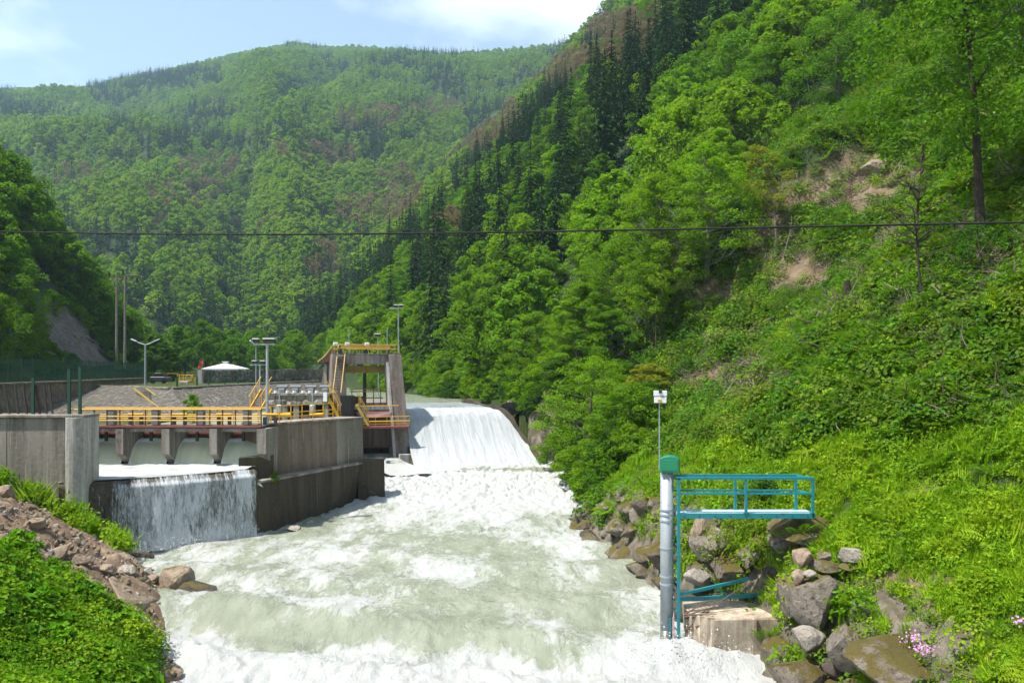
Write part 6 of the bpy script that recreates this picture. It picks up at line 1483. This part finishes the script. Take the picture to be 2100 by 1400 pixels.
SHT = mesh('bank_shrub_trunk', *broadleaf(690, 3.2, 1.7, 20, 100, .1, base=.02)[:2], [M['bark']], smooth=True)
r5 = np.random.default_rng(55)
Y5 = r5.uniform(46, 135, 190); X5 = np.interp(Y5, [b for a, b in RB[4:19]], [a for a, b in RB[4:19]])+r5.uniform(.3, 4.7, 190); G5 = ground(X5, Y5)
for k in range(190):
    x_, y_, g0_ = X5[k], Y5[k], float(G5[k]); px_ = CX+F*x_/y_; py_ = HY-F*(g0_-CZ)/y_
    if y_ < 60 and (px_ > 1330 or py_ < edge_clear(px_)-90): continue
    e = thing('bank_shrub', 'leafy shrub low on the wooded bank beside the rapids' if y_ < 66 else 'leafy shrub at the foot of the wooded slope above the spillway', 'shrub', (x_, y_, g0_-.2), 'shrubs along the right bank' if y_ < 66 else 'shrubs above the spillway', r5.uniform(0, 6.28)); s_ = r5.uniform(.6, 1.25); e.scale = (s_, s_, s_*.9)
    link(bpy.data.objects.new('trunk', SHT), e); link(bpy.data.objects.new('crown', SH[k % 4]), e)
for k, (px, py, sc_) in enumerate(((70, 690, 1.2), (84, 745, 1.3), (120, 748, .9), (110, 630, 1.0), (165, 660, 1.1), (200, 700, 1.1), (150, 735, .6), (232, 742, .9), (60, 640, 1.3), (138, 628, 1.0))):
    x_, y_ = gp(px, py, 60, 200); q = P(px, py, y_-2.2); e = thing('outcrop_shrub', 'leafy shrub clinging to the edge of the bare rock face', 'shrub', q-np.array([0, 0, 1.2]), 'shrubs on the rock face'); e.scale = (sc_, sc_, sc_); e.rotation_euler = (0, 0, k)
    link(bpy.data.objects.new('trunk', SHT), e); link(bpy.data.objects.new('crown', SH[k % 4]), e)
r6 = np.random.default_rng(66)
CP = [mesh('cliff_plant_leaves', *clump(800+i, q), [M[w]]) for i, (q, w) in enumerate((('weed', 'weed'), ('fine', 'bramble'), ('bramble', 'weed'), ('fern', 'weed'), ('fine', 'weed')))]
for k in range(70):
    y_ = r6.uniform(17, 44); x_ = float(np.interp(y_, [b for a, b in RB[:14]], [a for a, b in RB[:14]]))+r6.uniform(.3, 2.0); z_ = float(ground(np.array([x_]), np.array([y_]))[0])
    o = thing('cliff_plant', 'leafy tuft growing between the rocks of the right bank', 'plant', (x_, y_, z_+.25), 'tufts between the bank rocks'); s_ = r6.uniform(.8, 1.9); o.scale = (s_, s_, s_); o.rotation_euler = (0, -.5, r6.uniform(0, 6.28)); link(bpy.data.objects.new('foliage', CP[k % 5]), o)
# fallen stems and brush on the slope
for i, (a, b, lb) in enumerate((((1535, 695), (1588, 662), 'long pale fallen stem above the path cut'), ((1630, 632), (1655, 614), 'short pale fallen stem on the slope'), ((1692, 648), (1712, 634), 'pale stick on the slope right of the path cut'), ((1468, 620), (1474, 670), 'thin pale upright stick in the scar'), ((1830, 388), (1880, 365), 'fallen branch below the red rock'), ((1620, 760), (1636, 772), 'pale stick in the brambles'))):
    x0, y0 = gp(*a); x1, y1 = gp(*b); z0 = float(ground(np.array([x0]), np.array([y0]))[0]); z1 = P(b[0], b[1], y0)[2] if i == 3 else float(ground(np.array([x1]), np.array([y1]))[0])
    if i == 3: x1, y1 = x0+.1, y0
    o = MB().tube([(x0, y0, z0+.35), ((x0+x1)/2, (y0+y1)/2, (z0+z1)/2+.45), (x1, y1, z1+.35)], [.07, .06, .03], 6).build('fallen_stem', M['deadwood']); tag(o, lb, 'dead wood')
x0, y0 = gp(1740, 632); z0 = float(ground(np.array([x0]), np.array([y0]))[0])
o = MB().tube([(x0, y0, z0-.2), (x0-.03, y0, z0+.6), (x0-.1, y0, z0+1.25)], [.22, .17, .15], 9).build('tree_stump', M['bark_dark']); tag(o, 'dark broken stump standing in the undergrowth on the slope', 'stump')
def brush(label, px, py, w_, n_, seed, mat='twig', L_=1.0):
    x, y = gp(px, py); z = float(ground(np.array([x]), np.array([y]))[0]); r_ = np.random.default_rng(seed); segs = []
    A_ = np.stack([x+r_.normal(size=n_)*w_, y+r_.normal(size=n_)*w_*.6], 1); gz_ = ground(A_[:, 0], A_[:, 1])
    for k in range(n_):
        a = np.array([A_[k, 0], A_[k, 1], gz_[k]+r_.uniform(.05, .35)])
        d = unit(r_.normal(size=3)*np.array([1, .7, .45])+np.array([.5, 0, .3]))*L_*r_.uniform(.4, 1.2); segs.append(([a, a+d*.5+r_.normal(size=3)*.05, a+d], [.022, .016, .005]))
    V, Fq = tubes(segs, 4); o = bpy.data.objects.new('brush_pile', mesh('brush_pile', V-np.array([x, y, z]), Fq, [M[mat]])); link(o); o.location = (x, y, z); tag(o, label, None, None, 'stuff')
brush('grey dead brush on the slope behind the antenna', 1490, 790, 1.6, 220, 1, 'twig', 1.3)
brush('dead brush below the red rock on the hillside', 1700, 420, 1.8, 260, 2, 'twig', 1.3)
brush('dead brush right of the pale trunks under the cable', 1650, 500, 1.5, 160, 3, 'twig', 1.2)
brush('dead stalks on the far right of the slope', 2040, 420, 1.2, 140, 4, 'twig', 1.2)
brush('dark brown dead stalks on the grass below the concrete wall', 72, 985, .9, 260, 5, 'twig', .8)
brush('pale sticks at the wood edge above the bushy tree', 1290, 770, 1.0, 70, 6, 'deadwood', 1.6)
# pink flowers at the lower right
for i, (px, py, lb) in enumerate(((1885, 1378, 'cluster of pink flowers at the bottom edge'), (2085, 1310, 'pink flowers at the right edge'), (1860, 1350, 'pale flowers above the pink cluster'))):
    x, y = gp(px, py); z = float(ground(np.array([x]), np.array([y]))[0]); r_ = np.random.default_rng(70+i); C = np.array([x, y, z])+r_.normal(size=(50, 3))*np.array([.16, .10, .06])+np.array([0, -.3, .42])
    V, Fq = leafmesh(C, np.array([[0, -.6, .8]])+r_.normal(size=(50, 3))*.4, .055, .9, .1, None, r_)
    e = thing('flower_cluster', lb, 'flowers', (x, y, z)); o = bpy.data.objects.new('blossom', mesh('blossom', V-np.array([x, y, z]), Fq, [M['pink']])); link(o, e)
    mb = MB()
    for k in range(14): q = C[k]; mb.tube([q, (x+r_.normal()*.08, y, z-.02)], .004, 4)
    mb.build('stem', M['weed'], e)
# ------------------------------------------------------------------ small things on the lawn
fl_ = thing('flag', 'red flag on a thin pole on the lawn left of the pavilion', 'flag', P(413, 786, 118)); fl_.location.z = 7
q = P(416, 782, 118); MB().tube([(q[0], q[1], 7), (q[0], q[1], P(0, 735, 118)[2])], .03, 6).build('pole', M['galv'], fl_)
z1 = P(0, 737, 118)[2]; V = []; 
for i in range(7):
    for j in range(5): V.append((q[0]-.12*i+.02*j, q[1]+.06*math.sin(i*1.3+j), z1-.17*j-.13*i))
o = bpy.data.objects.new('cloth', mesh('cloth', np.array(V)-np.array(fl_.location), gridF(7, 5), [M['red_cloth']], smooth=True)); link(o, fl_)
pg_ = thing('playground_frame', 'yellow playground frame with round window on the lawn', 'playground', P(382, 786, 105)); pg_.location.z = 7.05
c_ = P(384, 775, 105)
for px in (368, 376, 395): q = P(px, 785, 105); MB().bar((q[0], q[1], 7.05), (q[0], q[1], 8.2), .13).build('post', M['yellow'], pg_)
MB().bar(P(366, 769, 105), P(398, 769, 105), .1).build('beam', M['yellow'], pg_)
MB().bar(P(366, 782, 105), P(398, 783, 105), .08, .3).build('panel', M['yellow'], pg_)
MB().tube([P(387, 775, 104.9)+.42*np.array([math.cos(t), 0, math.sin(t)]) for t in np.linspace(0, 6.2832, 17)], .05, 6).build('ring', M['yellow'], pg_)
g2 = thing('swing_frame', 'thin yellow frame on the lawn left of the playground', 'frame', P(343, 788, 102)); g2.location.z = 7.05
for px in (342, 364): q = P(px, 788, 102); MB().bar((q[0], q[1], 7.05), (q[0], q[1], 8.35), .07).build('post', M['yellow'], g2)
MB().bar((P(342, 0, 102)[0], 102, 8.3), (P(364, 0, 102)[0], 102, 8.3), .07).build('beam', M['yellow'], g2)
q = P(378, 789, 96); bn = thing('white_bench', 'low white bench on the lawn in front of the playground', 'bench', (q[0], q[1], 7.05))
MB().box(q[0]-.5, q[0]+.5, 95.8, 96.2, 7.3, 7.42).build('seat', M['white'], bn); MB().box(q[0]-.4, q[0]-.3, 95.85, 96.15, 7.05, 7.3).box(q[0]+.3, q[0]+.4, 95.85, 96.15, 7.05, 7.3).build('leg', M['white'], bn)
q = P(330, 786, 100); cr = thing('parked_car', 'dark blue-grey car parked under the trees behind the street lamp', 'car', (q[0], 100, 7.05))
def cb(pts, y0, y1, nm, mat, bev=.05): return MB().extr([(q[0]+a, 0, 7.05+b) for a, b in pts], (0, y0, 0), (0, y1, 0)).build(nm, M[mat], cr, bevel=bev)
cb([(-1.05, .28), (1.05, .28), (1.08, .75), (.75, .85), (-.98, .85), (-1.08, .6)], 99.2, 100.8, 'body', 'carpaint'); cb([(-.75, .85), (.65, .85), (.35, 1.32), (-.5, 1.32)], 99.3, 100.7, 'cabin', 'black')
for a in (-.68, .68): MB().tube([(q[0]+a, 99.15, 7.36), (q[0]+a, 99.4, 7.36)], .3, 14).build('wheel', M['black'], cr)
# ------------------------------------------------------------------ flying drops
r9 = np.random.default_rng(9); DP = []
def drops(k, f):
    q = np.array([f() for _ in range(k)]); DP.append(q)
drops(2600, lambda: (lambda u, v, h: T(u, v, .8+h))(r9.uniform(1.2, 11.3), -2.6+r9.normal()*.6, abs(r9.normal())*.42))
drops(1500, lambda: (lambda s, o_, h: CW(s, .4+o_, h))(r9.uniform(lw*.15, lw), abs(r9.normal())*.4, abs(r9.normal())*.38))
def crest():
    x = r9.uniform(-11.5, 1); y = 25.9-.42*x-3.9+r9.normal()*.7; return np.array([x, y, abs(r9.normal())*.32+.05])
drops(700, lambda: np.array([4.9+r9.normal()*.9, 23.9+r9.normal()*.5, .2+abs(r9.normal())*.35]))
DP = np.concatenate(DP); mw, nt = nodemat('water_drop'); n = N(nt); finish(mw, n, (.55, .57, .58), .3)
bm = bmesh.new(); bmesh.ops.create_icosphere(bm, subdivisions=1, radius=1); me = bpy.data.meshes.new('drop'); bm.to_mesh(me); bm.free(); me.materials.append(mw)
scatter('spray', 'white spray drops above the boiling water', DP, np.zeros((len(DP), 3)), .006+.022*r9.random(len(DP))**3, np.zeros(len(DP)), [me])
# ------------------------------------------------------------------ the air
m, nt = nodemat('air'); n = N(nt)
pvn = n('ShaderNodeVolumePrincipled', {'Color': (.55, .80, 1.0, 1), 'Density': .00016, 'Anisotropy': .2})
n('ShaderNodeOutputMaterial', {'Volume': pvn.outputs[0]})
o = MB().box(-3200, 3900, -20, 2900, -4, 900).build('haze', m); tag(o, 'thin blue mountain haze', None, None, 'stuff')
